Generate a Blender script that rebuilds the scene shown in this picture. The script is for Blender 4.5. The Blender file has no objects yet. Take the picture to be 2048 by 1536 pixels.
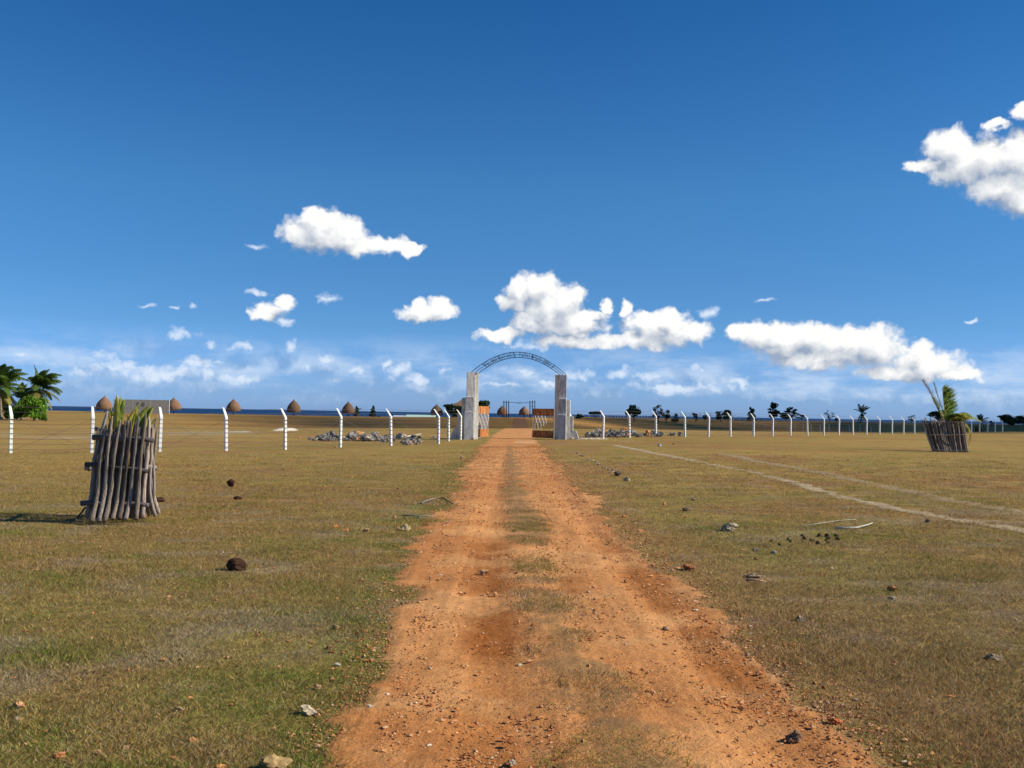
import bpy, bmesh, math, random
import numpy as np
from mathutils import Vector, Matrix

S = bpy.context.scene
COL = S.collection
R = math.radians
rnd = random.Random(7)
rng = np.random.default_rng(11)

# ------------------------------------------------------------------ camera
HC, FPX = 1.65, 2071.0
PITCH, ROLL = R(1.632), R(0.95)
fwd = Vector((0, math.cos(PITCH), math.sin(PITCH)))
right0 = Vector((1, 0, 0)); up0 = right0.cross(fwd)
rt = right0 * math.cos(ROLL) + up0 * math.sin(ROLL)
upv = -right0 * math.sin(ROLL) + up0 * math.cos(ROLL)
cd = bpy.data.cameras.new('camera'); cam = bpy.data.objects.new('camera', cd); COL.objects.link(cam)
cd.sensor_width = 36; cd.lens = 36 * FPX / 2048
cd.clip_start = 0.1; cd.clip_end = 120000
m = Matrix((rt, upv, -fwd)).transposed().to_4x4(); m.translation = Vector((0, 0, HC))
cam.matrix_world = m
S.camera = cam

# ------------------------------------------------------------------ sun + sky
SUN_EL, SUN_AZ = R(34), R(-5)
sdir = Vector((math.cos(SUN_EL) * math.cos(SUN_AZ), math.cos(SUN_EL) * math.sin(SUN_AZ), math.sin(SUN_EL)))
sl = bpy.data.lights.new('sun', 'SUN'); sl.energy = 4.8; sl.angle = R(0.53); sl.color = (1, 0.93, 0.82)
so = bpy.data.objects.new('sun', sl); COL.objects.link(so)
so.rotation_euler = sdir.to_track_quat('Z', 'Y').to_euler(); so.location = (30, 0, 30)
S.view_settings.view_transform = 'Standard'; S.view_settings.look = 'None'
S.view_settings.exposure = 0.3; S.view_settings.gamma = 1.0

def raydir(px, py):
    v = fwd * FPX + rt * (px - 1024) - upv * (py - 768)
    return v.normalized()
def azel(px, py):
    d = raydir(px, py)
    return math.atan2(d.x, d.y) * FPX, math.asin(d.z) * FPX
def P(px, py, Y):
    d = raydir(px, py); k = Y / d.y
    return Vector((d.x * k, d.y * k, HC + d.z * k))

W = bpy.data.worlds.new('World'); S.world = W; W.use_nodes = True
nt = W.node_tree; nt.nodes.clear()
class N:
    """tiny node helper"""
    def __init__(s, t): s.t = t
    def new(s, typ, ins=None, **kw):
        n = s.t.nodes.new(typ)
        for k, v in kw.items(): setattr(n, k, v)
        for k, v in (ins or {}).items():
            i = n.inputs[k]
            if isinstance(v, bpy.types.NodeSocket): s.t.links.new(v, i)
            else: i.default_value = v
        return n
    def math(s, op, a, b=None, c=None, clamp=False):
        i = {0: a}
        if b is not None: i[1] = b
        if c is not None: i[2] = c
        return s.new('ShaderNodeMath', i, operation=op, use_clamp=clamp).outputs[0]
    def vec(s, op, a, b=None, c=None):
        i = {0: a}
        if b is not None: i[1] = b
        if c is not None: i[2] = c
        n = s.new('ShaderNodeVectorMath', i, operation=op)
        return n.outputs['Value'] if op in ('LENGTH', 'DOT_PRODUCT', 'DISTANCE') else n.outputs[0]
    def noise(s, v, scale, detail=3, rough=.55, out='Fac', dist=0.0):
        return s.new('ShaderNodeTexNoise', {'Vector': v, 'Scale': scale, 'Detail': detail, 'Roughness': rough, 'Distortion': dist}).outputs[out]
    def ramp(s, f, a, b, c0=0.0, c1=1.0, smooth=True):
        return s.new('ShaderNodeMapRange', {'Value': f, 'From Min': a, 'From Max': b, 'To Min': c0, 'To Max': c1},
                     interpolation_type='SMOOTHSTEP' if smooth else 'LINEAR').outputs[0]
    def mix(s, f, a, b, bt='MIX'):
        n = s.t.nodes.new('ShaderNodeMix'); n.data_type = 'RGBA'; n.blend_type = bt; n.clamp_factor = True
        for k, v in ((0, f), (6, a), (7, b)):
            if isinstance(v, bpy.types.NodeSocket): s.t.links.new(v, n.inputs[k])
            else: n.inputs[k].default_value = v if k == 0 else (tuple(v) + (1,) if len(v) == 3 else v)
        return n.outputs[2]

# clouds: (px, py, rx, ry) in photo pixels, turned into azimuth/elevation
CL_STRONG = [
 (640,466,86,42),(690,486,70,24),(598,470,34,34),(690,470,55,36),(640,445,50,30),(770,492,55,22),(820,496,34,15),(715,500,40,16),
 (532,624,42,20),(565,606,24,18),(850,626,66,16),(882,618,34,20),(838,612,16,14),(1037,580,34,34),(1085,578,44,36),
 (1130,604,50,40),(1100,638,84,26),(1024,608,36,18),(1185,632,38,16),(1213,612,13,17),(1150,655,70,22),(1095,612,62,46),(1140,640,60,34),(1060,650,50,20),(1000,668,54,15),
 (1250,618,15,20),(1320,655,88,34),(1290,640,30,22),(1345,632,34,20),(1385,664,52,26),(1270,682,120,20),(1140,682,76,16),
 (1480,662,30,18),(1530,672,60,30),(1620,672,70,32),(1500,664,44,26),(1575,680,100,34),(1560,662,60,20),(1680,690,110,38),(1752,690,58,42),(1850,728,78,32),(1842,705,30,26),(1915,748,48,14),(1640,718,120,24),(1800,745,90,18),
 (1902,296,54,40),(1930,330,70,44),(1975,318,95,48),(2045,320,70,60),(1846,328,40,14),(2010,372,76,36),(2045,395,46,34),(2046,225,26,20),(1996,252,30,9)]
CL_FAINT = [
 (658,594,27,13),(1525,605,36,6),(1415,628,28,16),(362,668,42,17),(422,688,24,8),(486,694,32,11),(291,615,17,7),(380,613,12,6),(350,618,9,5),(510,581,26,6),(570,642,26,8),
 (578,690,17,17),(612,735,18,13),(655,718,28,17),(714,746,28,17),(800,738,42,26),(775,728,20,16),(830,760,40,16),(890,738,26,15),(204,712,34,16),(175,742,60,20),
 (330,750,200,30),(400,730,60,18),(480,755,66,22),(240,735,60,22),(1240,742,32,16),(1300,752,40,16),(1402,742,32,18),(1490,765,38,10),(1160,752,36,16),(1050,742,30,12),(1000,770,70,10),(1350,775,200,14),(510,490,22,7),(1940,642,16,5),(45,705,26,8),(1100,768,60,12),(1060,690,70,10)]
g = bpy.data.node_groups.new('cloud_density', 'ShaderNodeTree')
g.interface.new_socket('p', in_out='INPUT', socket_type='NodeSocketVector')
g.interface.new_socket('strong', in_out='OUTPUT', socket_type='NodeSocketFloat')
g.interface.new_socket('faint', in_out='OUTPUT', socket_type='NodeSocketFloat')
gn = N(g); gi = gn.new('NodeGroupInput'); go = gn.new('NodeGroupOutput')
p = gi.outputs[0]
ph = (0.5, 0.5, 0.5)
w1 = gn.vec('MULTIPLY', gn.vec('SUBTRACT', gn.noise(p, 1/46, 2, .5, 'Color'), ph), (42, 34, 0))
w2 = gn.vec('MULTIPLY', gn.vec('SUBTRACT', gn.noise(p, 1/15, 3, .6, 'Color'), ph), (15, 13, 0))
pw = gn.vec('ADD', gn.vec('ADD', p, w1), w2)
vb = gn.new('ShaderNodeTexVoronoi', {'Vector': pw, 'Scale': 1/26, 'Detail': 3.0, 'Roughness': .55}, feature='SMOOTH_F1').outputs['Distance']
vb.node.inputs['Smoothness'].default_value = .35
fb = gn.noise(p, 1/34, 6, .62)
def acc(lst, sm):
    o = None
    for (cx, cy, rx, ry) in lst:
        a, e = azel(cx, cy); ix, iy = 1/(rx*1.1), 1/(ry*1.13)
        d = gn.vec('LENGTH', gn.vec('MULTIPLY_ADD', pw, (ix, iy, 0), (-a*ix, -e*iy, 0)))
        o = d if o is None else gn.math('SMOOTH_MIN' if sm else 'MINIMUM', o, d, .12)
    return o
tex = gn.math('ADD', gn.math('MULTIPLY', gn.math('SUBTRACT', .45, vb), .55), gn.math('MULTIPLY', gn.math('SUBTRACT', fb, .5), 1.1))
ds = gn.math('ADD', gn.math('SUBTRACT', 1.14, acc(CL_STRONG, True)), gn.math('MULTIPLY', tex, .52))
df = gn.math('ADD', gn.math('SUBTRACT', 1.28, acc(CL_FAINT, False)), gn.math('MULTIPLY', tex, 1.15))
g.links.new(ds, go.inputs[0]); g.links.new(df, go.inputs[1])

w = N(nt)
tc = w.new('ShaderNodeTexCoord').outputs['Generated']
sx = w.new('ShaderNodeSeparateXYZ', {0: tc})
az = w.math('MULTIPLY', w.math('ARCTAN2', sx.outputs[0], sx.outputs[1]), FPX)
el = w.math('MULTIPLY', w.math('ARCSINE', sx.outputs[2]), FPX)
pp = w.new('ShaderNodeCombineXYZ', {0: az, 1: el, 2: 0.0}).outputs[0]
sky = w.new('ShaderNodeTexSky', sky_type='NISHITA', sun_disc=False, sun_elevation=SUN_EL, sun_rotation=R(90) - SUN_AZ,
            air_density=1.0, dust_density=0.35, ozone_density=2.5, altitude=0)
elp = w.math('MAXIMUM', el, 0.0)
skyc = w.new('ShaderNodeHueSaturation', {'Saturation': 1.12, 'Value': 1.0, 'Color': sky.outputs[0]}).outputs[0]
# clear tropical air: the zenith is deeper than the default model
cr = w.new('ShaderNodeValToRGB', {0: w.math('DIVIDE', elp, 900.0)}); rampe = cr.color_ramp
rampe.interpolation = 'B_SPLINE' if False else 'LINEAR'
stops = [(0.0, (.37, .66, 1.62)), (.10, (.34, .61, 1.30)), (.19, (.285, .55, .99)), (.29, (.275, .545, .90)), (.475, (.285, .60, .88)), (.875, (.155, .50, .80)), (1.0, (.14, .47, .78))]
while len(rampe.elements) < len(stops): rampe.elements.new(.5)
for e_, (p_, c_) in zip(rampe.elements, stops): e_.position = p_; e_.color = tuple(k*.5 for k in c_) + (1,)
grade = w.vec('SCALE', cr.outputs[0]); grade.node.inputs['Scale'].default_value = 2.0
skyc = w.mix(1.0, skyc, grade, 'MULTIPLY')
bg_sky = w.new('ShaderNodeBackground', {'Color': skyc, 'Strength': 0.1})
g1 = w.new('ShaderNodeGroup', node_tree=g); nt.links.new(pp, g1.inputs[0])
g2 = w.new('ShaderNodeGroup', node_tree=g); nt.links.new(w.vec('ADD', pp, (13.0, 31.0, 0)), g2.inputs[0])
def cloudcol(d1, d2, lo, hi, k):
    lit = w.math('ADD', w.math('MULTIPLY', w.math('SUBTRACT', d1, d2), k), .56)
    lit = w.math('SUBTRACT', lit, w.math('MULTIPLY', w.ramp(d1, .3, 1.3), .10))
    return w.mix(w.ramp(lit, 0.0, 1.0, 0, 1, False), lo, hi)
cs = cloudcol(g1.outputs[0], g2.outputs[0], (.27, .33, .43), (.82, .82, .81), 1.0)
cf = cloudcol(g1.outputs[1], g2.outputs[1], (.21, .33, .52), (.62, .70, .81), .65)
As = w.ramp(g1.outputs[0], .0, .42)
Af = w.math('MULTIPLY', w.ramp(g1.outputs[1], .0, 1.0), .88)
hz = w.ramp(elp, 10, 150, .35, 1)
Af = w.math('MULTIPLY', Af, w.ramp(elp, 5, 60, .2, 1))
bank = w.math('MULTIPLY', w.ramp(w.noise(w.vec('MULTIPLY', pp, (1.0, 3.2, 1)), 1/170, 5, .6), .36, .66), w.math('MULTIPLY', w.ramp(el, 2, 40), w.ramp(el, 165, 70)))
Af = w.math('MAXIMUM', Af, w.math('MULTIPLY', bank, .56))
bgf = w.new('ShaderNodeBackground', {'Color': cf, 'Strength': 1.0})
bgs = w.new('ShaderNodeBackground', {'Color': cs, 'Strength': 1.0})
mx1 = w.new('ShaderNodeMixShader', {0: Af, 1: bg_sky.outputs[0], 2: bgf.outputs[0]})
mx2 = w.new('ShaderNodeMixShader', {0: As, 1: mx1.outputs[0], 2: bgs.outputs[0]})
# the cloud field fills the quarter of the sky over the sea
def boxw(a0, a1, e1):
    k = w.math('MULTIPLY', w.math('GREATER_THAN', az, a0), w.math('LESS_THAN', az, a1))
    return w.math('MULTIPLY', k, w.math('MULTIPLY', w.math('GREATER_THAN', el, 0.0), w.math('LESS_THAN', el, e1)))
win = w.math('MAXIMUM', boxw(-1250.0, 1300.0, 330.0), w.math('MAXIMUM', boxw(-660.0, -60.0, 500.0), boxw(680.0, 1500.0, 720.0)))
bg_sky2 = w.new('ShaderNodeBackground', {'Color': skyc, 'Strength': 0.1})
mx3 = w.new('ShaderNodeMixShader', {0: win, 1: bg_sky2.outputs[0], 2: mx2.outputs[0]})
w.new('ShaderNodeOutputWorld', {0: mx3.outputs[0]})
W.cycles.sampling_method = 'MANUAL'; W.cycles.sample_map_resolution = 256

# ------------------------------------------------------------------ helpers
def tag(o, label=None, cat=None, group=None, kind=None):
    if label: o['label'] = label
    if cat: o['category'] = cat
    if group: o['group'] = group
    if kind: o['kind'] = kind
    return o
def empty(name, loc, rz=0):
    o = bpy.data.objects.new(name, None); COL.objects.link(o)
    o.location = loc; o.rotation_euler = (0, 0, rz); o.empty_display_size = .2
    return o
def mesh_np(name, V, F, mat, parent=None, smooth=False, cols=None, world=True):
    """V (n,3), F list/array of equal-length faces; placed in world coordinates"""
    V = np.asarray(V, dtype=np.float32)
    if parent is not None and world:
        inv = np.array(Matrix.LocRotScale(parent.location, parent.rotation_euler, parent.scale).inverted())
        V = V @ inv[:3, :3].T.astype(np.float32) + inv[:3, 3].astype(np.float32)
    me = bpy.data.meshes.new(name)
    groups = F if isinstance(F, list) and len(F) and isinstance(F[0], np.ndarray) else [np.asarray(F)]
    groups = [g_ for g_ in groups if len(g_)]
    tot = sum(g_.shape[0] for g_ in groups); nl = sum(g_.size for g_ in groups)
    me.vertices.add(len(V)); me.vertices.foreach_set('co', V.ravel())
    me.loops.add(nl); me.loops.foreach_set('vertex_index', np.concatenate([g_.ravel() for g_ in groups]).astype(np.int32))
    me.polygons.add(tot)
    ls = []; c = 0
    for g_ in groups:
        k = g_.shape[1]; ls.append(c + np.arange(g_.shape[0]) * k); c += g_.size
    me.polygons.foreach_set('loop_start', np.concatenate(ls).astype(np.int32))
    me.polygons.foreach_set('use_smooth', np.full(tot, bool(smooth)))
    me.update(calc_edges=True)
    if cols is not None:
        a = me.color_attributes.new('Col', 'FLOAT_COLOR', 'POINT')
        c4 = np.ones((len(V), 4), np.float32); c4[:, :cols.shape[1]] = cols
        a.data.foreach_set('color', c4.ravel())
    if mat: me.materials.append(mat)
    o = bpy.data.objects.new(name, me); COL.objects.link(o)
    if parent is not None: o.parent = parent
    return o
class MB:
    """collects shapes for one mesh"""
    def __init__(s): s.V = []; s.Q = []; s.T = []; s.C = []; s.n = 0; s.col = (1, 1, 1)
    def add(s, V, Q=None, T=None, c=None):
        V = np.asarray(V, float); s.V.append(V)
        if Q is not None and len(Q): s.Q.append(np.asarray(Q) + s.n)
        if T is not None and len(T): s.T.append(np.asarray(T) + s.n)
        s.C.append(np.tile(np.array(c if c is not None else s.col, float)[None], (len(V), 1)))
        s.n += len(V)
    def box(s, c, size, rot=None):
        x, y, z = [k/2 for k in size]
        V = np.array([(-x,-y,-z),(x,-y,-z),(x,y,-z),(-x,y,-z),(-x,-y,z),(x,-y,z),(x,y,z),(-x,y,z)], float)
        if rot is not None: V = V @ np.array(rot.to_3x3()).T
        s.add(V + np.array(c), [(0,3,2,1),(4,5,6,7),(0,1,5,4),(1,2,6,5),(2,3,7,6),(3,0,4,7)])
    def tube(s, pts, rad, seg=8, flat=1.0, jit=0.0, cap=True):
        pts = [Vector(q) for q in pts]; n = len(pts)
        rad = list(rad) if hasattr(rad, '__len__') else [rad] * n
        V = []; ref = Vector((0, 1, 0.01))
        for i, q in enumerate(pts):
            t = (pts[min(i+1, n-1)] - pts[max(i-1, 0)]).normalized()
            a = ref - t * ref.dot(t)
            if a.length < 1e-3: a = Vector((1, 0, 0)) - t * t.x
            a.normalize(); b = t.cross(a); ref = a
            for k in range(seg):
                th = 2*math.pi*k/seg
                r = rad[i] * (1 + (rnd.uniform(-jit, jit) if jit else 0))
                V.append(q + a*math.cos(th)*r*flat + b*math.sin(th)*r)
        Q = [(i*seg+k, i*seg+(k+1) % seg, (i+1)*seg+(k+1) % seg, (i+1)*seg+k) for i in range(n-1) for k in range(seg)]
        T = []
        if cap:
            V += [pts[0], pts[-1]]; c0 = n*seg; c1 = c0+1
            T = [(c0, (k+1) % seg, k) for k in range(seg)] + [(c1, (n-1)*seg+k, (n-1)*seg+(k+1) % seg) for k in range(seg)]
        s.add([tuple(v) for v in V], Q, T)
    def build(s, name, mat, parent=None, smooth=False, world=True):
        V = np.concatenate(s.V); C = np.concatenate(s.C); F = []
        if s.Q: F.append(np.concatenate(s.Q))
        if s.T: F.append(np.concatenate(s.T))
        return mesh_np(name, V, F, mat, parent, smooth, C, world)

_tab = rng.random((256, 256))
def vnoise(x, y, s, seed=0):
    x = np.asarray(x, float)/s + seed*17.3; y = np.asarray(y, float)/s + seed*9.7
    xi = np.floor(x).astype(int); yi = np.floor(y).astype(int); fx = x-xi; fy = y-yi
    fx = fx*fx*(3-2*fx); fy = fy*fy*(3-2*fy)
    a = _tab[xi % 256, yi % 256]; b = _tab[(xi+1) % 256, yi % 256]; c = _tab[xi % 256, (yi+1) % 256]; d = _tab[(xi+1) % 256, (yi+1) % 256]
    return (a*(1-fx)+b*fx)*(1-fy) + (c*(1-fx)+d*fx)*fy
def fbm(x, y, s, o=4, seed=0):
    t = 0; a = 1; n = 0
    for k in range(o):
        t = t + a*vnoise(x, y, s/2**k, seed+k); n += a; a *= .55
    return t/n
def sst(a, b, x):
    t = np.clip((np.asarray(x, float)-a)/(b-a), 0, 1); return t*t*(3-2*t)

# ------------------------------------------------------------------ terrain height
def gz(x, y):
    x = np.asarray(x, float); y = np.asarray(y, float)
    z = sst(12, 50, y) * (0.05 + np.clip(0.0145*x, -.36, .15))
    z = z + 0.018*(vnoise(x, y, .9, 3)-.5)*(1-sst(20, 40, y)) + 0.05*(vnoise(x, y, 6, 5)-.5)*sst(6, 14, y)
    rgt = sst(-5, 45, x); lft = 1-sst(-60, -15, x)
    yc = 205 + 60*rgt
    zc = np.interp(x, [-120, -90, -60, -30, 0, 20, 60, 140, 180], [.75, .68, .53, .52, .84, .95, .97, .84, .84])
    vd = -1.15 + .75*lft
    ys = 108 + np.clip((x-30)*.95, 0, 42); yv0 = ys + 40; yv1 = 152 + 68*rgt
    kv = np.clip((y-ys)/(yv0-ys), 0, 1); kv = kv*kv*(3-2*kv); zv = z*(1-kv) + vd*kv
    zz = zv + (zc-vd)*sst(yv1, yc, y)
    # past the far crest
    end = 214 + 400*rgt
    fall = np.maximum(y-end, 0)
    zz = zz - rgt*1.15*sst(275, 640, y)*1.0 - np.where(fall > 0, .09*fall, 0)*(1-.3*rgt)
    return np.maximum(zz, -14)
def gzs(x, y): return float(gz(x, y))
def ground_hit(px, py):
    d = raydir(px, py); t = 3.0
    while t < 900:
        q = Vector((0, 0, HC)) + d*t
        if q.z <= gzs(q.x, q.y): 
            for _ in range(12):
                t -= (q.z-gzs(q.x, q.y))/d.z*.9 if abs(d.z) > 1e-4 else 0
                q = Vector((0, 0, HC)) + d*t
            return Vector((q.x, q.y, gzs(q.x, q.y)))
        t *= 1.004; t += .01
    return Vector((0, 0, HC)) + d*300

# road edges from the photograph
LE = [(1536,690),(1400,742),(1300,775),(1200,812),(1100,845),(1050,866),(1000,893),(950,925),(900,960)]
RE = [(1536,1830),(1400,1640),(1300,1500),(1200,1392),(1100,1300),(1050,1235),(1000,1188),(950,1138),(900,1088)]
def flat_hit(px, py):
    d = raydir(px, py); k = (HC-.03)/-d.z; return d.x*k, d.y*k
le = [flat_hit(x, y) for y, x in LE]; re_ = [flat_hit(x, y) for y, x in RE]
leY = [0.0]+[q[1] for q in le]+[64, 80, 108, 150, 205, 230]; leX = [le[0][0]+.1]+[q[0] for q in le]+[-1.5, -1.35, -.85, .0, .44, .5]
reY = [0.0]+[q[1] for q in re_]+[64, 80, 108, 150, 205, 230]; reX = [re_[0][0]+.1]+[q[0] for q in re_]+[1.35, 1.7, 2.3, 2.8, 2.95, 3.0]
def road_d(x, y):
    """distance inside the road edge (positive on the road)"""
    xl = np.interp(y, leY, leX); xr = np.interp(y, reY, reX)
    return np.minimum(x-xl, xr-x)
def median(x, y):
    c = np.interp(y, [4.8, 5.6, 7, 8.5, 10, 12, 14, 17, 22, 30, 42, 52], [.60, .55, .42, .33, .25, .28, .28, .22, .12, .06, .0, 0])
    wd = np.interp(y, [4, 5.6, 7, 7.8, 9, 12.5, 13.5, 16, 24, 32, 45, 52, 54], [.30, .27, .24, .10, .0, .02, .18, .22, .21, .2, .16, .08, 0])
    n = (vnoise(x, y, .35, 21)-.5)*.34 + (vnoise(x, y, 1.2, 22)-.5)*.24 + (vnoise(x, y, .11, 23)-.5)*.16
    return sst(-.06, .14, wd - np.abs(x-c) + n)*sst(54, 46, y)

# ------------------------------------------------------------------ ground colours (albedo of what grows there)
C_TAN = np.array((.350, .220, .062)); C_OLV = np.array((.235, .175, .052)); C_GRN = np.array((.135, .165, .026))
C_GRY = np.array((.29, .215, .12)); C_RED = np.array((.30, .155, .058)); C_SAND = np.array((.55, .46, .33)); C_DIRT = np.array((.57, .255, .085))
def lerp(a, b, t): return a*(1-t[..., None]) + b*t[..., None]
def ground_col(x, y, fine=0):
    n1 = fbm(x, y, 7, 4, 31); n2 = fbm(x, y, 2.2, 4, 41); n3 = fbm(x, y, .7, 3, 51); n4 = fbm(x, y, 16, 3, 61)
    far = sst(11, 26, y)
    c = lerp(np.broadcast_to(C_OLV, x.shape+(3,)), C_TAN, np.clip(far*.85 + (n1-.5)*.9, 0, 1))
    c = lerp(c, C_GRN, np.clip(sst(.55, .75, n2)*(1-.62*far)*.6 + sst(.52, .75, n3)*.6, 0, 1)*.5)
    c = lerp(c, C_RED, sst(.5, .75, fbm(x, y, 3.5, 3, 71))*(.35 + .4*far))
    c = lerp(c, C_GRY, sst(.54, .74, fbm(x, y, .55, 4, 81))*(.55-.3*far))
    rd = -road_d(x, y)                                       # metres outside the road
    gside = np.where(x < 0, 1.0, .45)
    c = lerp(c, C_GRN*.9, sst(1.2, .15, rd)*sst(.35, .6, n3)*gside*.7*(1-.5*sst(20, 50, y)))
    drt = sst(1.5, .0, rd)*np.where(x > 0, 1.0, .25)*sst(3, 9, 18-y*.35)
    c = lerp(c, C_DIRT*.62+C_GRY*.3, np.clip(drt*(.35+.8*(n2-.35)), 0, .8))
    rb_ = sst(1.2, 2.6, x)*sst(14, 8, y)*np.clip(.25+1.5*(n2-.35), 0, 1)
    c = lerp(c, np.array((.26, .145, .07))+0*c, rb_*.75)
    # pale sand patches beyond the left fence and at the far right
    sp = sst(.50, .72, fbm(x*.7, y, 5, 4, 91))*sst(-16, -24, x)*sst(58, 66, y)*sst(108, 90, y)
    c = lerp(c, C_SAND*.7, sp*.4)
    sp2 = sst(.52, .7, fbm(x, y, 1.8, 4, 95))*sst(5, 7, x)*sst(9, 11, y)*sst(20, 14, y)
    c = lerp(c, C_SAND*.6, sp2*.6)
    hill = sst(108, 122, y-np.clip((x-30)*.95, 0, 42))*sst(-75, -25, x)
    c = lerp(c, np.array((.36, .185, .05)) + 0*c, hill*.85)
    return c*(1+.25*(n4-.5))[..., None]

def base_mat(name):
    mt = bpy.data.materials.new(name); mt.use_nodes = True; t = mt.node_tree; t.nodes.clear()
    n = N(t); b = n.new('ShaderNodeBsdfPrincipled'); n.new('ShaderNodeOutputMaterial', {0: b.outputs[0]})
    b.inputs['Roughness'].default_value = .9; b.inputs['Specular IOR Level'].default_value = .15
    return mt, n, b
def obj_pos(n):
    return n.new('ShaderNodeNewGeometry').outputs['Position']
def mat_vcol(name, rough=.85, spec=.2, var=.25, nscale=8, trans=0.0, bump=0.0, stretch=(1, 1, 1)):
    """colour attribute times fine noise"""
    mt, n, b = base_mat(name)
    a = n.new('ShaderNodeAttribute', attribute_name='Col').outputs['Color']
    pos = n.vec('MULTIPLY', obj_pos(n), stretch)
    f = n.noise(pos, nscale, 5, .65)
    v = n.ramp(f, .3, .7, 1-var, 1+var, False)
    c = n.vec('MULTIPLY', a, n.new('ShaderNodeCombineXYZ', {0: v, 1: v, 2: v}).outputs[0])
    n.t.links.new(c, b.inputs['Base Color'])
    b.inputs['Roughness'].default_value = rough; b.inputs['Specular IOR Level'].default_value = spec
    if bump:
        bp = n.new('ShaderNodeBump', {'Height': f, 'Strength': 1.0, 'Distance': bump}); n.t.links.new(bp.outputs[0], b.inputs['Normal'])
    if trans:
        tr = n.new('ShaderNodeBsdfTranslucent', {'Color': c}); out = [k for k in n.t.nodes if k.type == 'OUTPUT_MATERIAL'][0]
        mxn = n.new('ShaderNodeMixShader', {0: trans, 1: b.outputs[0], 2: tr.outputs[0]}); n.t.links.new(mxn.outputs[0], out.inputs[0])
    return mt

# ground material
def ground_material():
    mt, n, b = base_mat('dry_turf')
    a = n.new('ShaderNodeAttribute', attribute_name='Col').outputs['Color']
    pos = obj_pos(n)
    f1 = n.noise(pos, 42, 4, .7); f2 = n.noise(pos, 6.5, 5, .68); f3 = n.noise(n.vec('MULTIPLY', pos, (.6, 1.4, 1)), 1.3, 5, .65)
    v = n.math('MULTIPLY', n.math('MULTIPLY', n.ramp(f1, .28, .72, .62, 1.38, False), n.ramp(f2, .3, .7, .72, 1.28, False)), n.ramp(f3, .3, .7, .8, 1.2, False))
    c = n.vec('MULTIPLY', a, n.new('ShaderNodeCombineXYZ', {0: v, 1: v, 2: v}).outputs[0])
    hue = n.noise(pos, 3.1, 4, .7, 'Color')
    c = n.mix(n.ramp(n.noise(pos, 9, 4, .7), .52, .72, 0, .45), c, n.vec('MULTIPLY', c, (.62, 1.0, .55)))
    c = n.mix(n.ramp(n.noise(n.vec('ADD', pos, (40, 0, 0)), 5, 5, .7), .54, .74, 0, .45), c, n.vec('MULTIPLY', c, (1.3, .98, .85)))
    c = n.mix(n.ramp(n.noise(n.vec('ADD', pos, (0, 70, 0)), 24, 3, .6), .66, .76, 0, .5), c, (.42, .33, .2))
    n.t.links.new(c, b.inputs['Base Color'])
    h = n.math('ADD', n.math('MULTIPLY', f1, .012), n.math('MULTIPLY', f2, .05))
    h = n.math('ADD', h, n.math('MULTIPLY', f3, .06))
    bp = n.new('ShaderNodeBump', {'Height': h, 'Strength': 1.0, 'Distance': 1.0}); n.t.links.new(bp.outputs[0], b.inputs['Normal'])
    b.inputs['Specular IOR Level'].default_value = .05
    return mt
def road_material():
    mt, n, b = base_mat('laterite_dirt')
    a = n.new('ShaderNodeAttribute', attribute_name='Col').outputs['Color']
    pos = obj_pos(n)
    f1 = n.noise(pos, 60, 4, .7); f2 = n.noise(pos, 9, 5, .7); f3 = n.noise(pos, 1.7, 5, .6)
    v = n.math('MULTIPLY', n.ramp(f1, .28, .72, .8, 1.2, False), n.math('MULTIPLY', n.ramp(f2, .3, .7, .84, 1.16, False), n.ramp(f3, .3, .7, .86, 1.14, False)))
    c = n.vec('MULTIPLY', a, n.new('ShaderNodeCombineXYZ', {0: v, 1: v, 2: v}).outputs[0])
    f4 = n.noise(n.vec('MULTIPLY', pos, (17, .45, 1)), 1.0, 4, .6); v4 = n.ramp(f4, .35, .65, .87, 1.12, False)
    c = n.vec('MULTIPLY', c, n.new('ShaderNodeCombineXYZ', {0: v4, 1: v4, 2: v4}).outputs[0])
    vo = n.new('ShaderNodeTexVoronoi', {'Vector': pos, 'Scale': 26.0, 'Randomness': 1.0})
    sz = n.new('ShaderNodeSeparateColor', {0: vo.outputs['Color']})
    grit = n.math('MULTIPLY', n.math('LESS_THAN', vo.outputs['Distance'], n.math('MULTIPLY', sz.outputs[0], .34)), n.ramp(f2, .42, .6, .0, 1.0))
    c = n.mix(n.math('MULTIPLY', grit, .55), c, n.mix(sz.outputs[1], (.62, .36, .17), (.36, .15, .06)))
    c = n.mix(n.ramp(n.noise(pos, 3.3, 4, .65), .58, .75, 0, .4), c, (.60, .30, .115))
    n.t.links.new(c, b.inputs['Base Color'])
    h = n.math('ADD', n.math('MULTIPLY', f1, .006), n.math('MULTIPLY', f2, .022))
    h = n.math('ADD', h, n.math('MULTIPLY', grit, .004))
    bp = n.new('ShaderNodeBump', {'Height': h, 'Strength': 1.0, 'Distance': 1.0}); n.t.links.new(bp.outputs[0], b.inputs['Normal'])
    b.inputs['Specular IOR Level'].default_value = .08
    return mt

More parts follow.
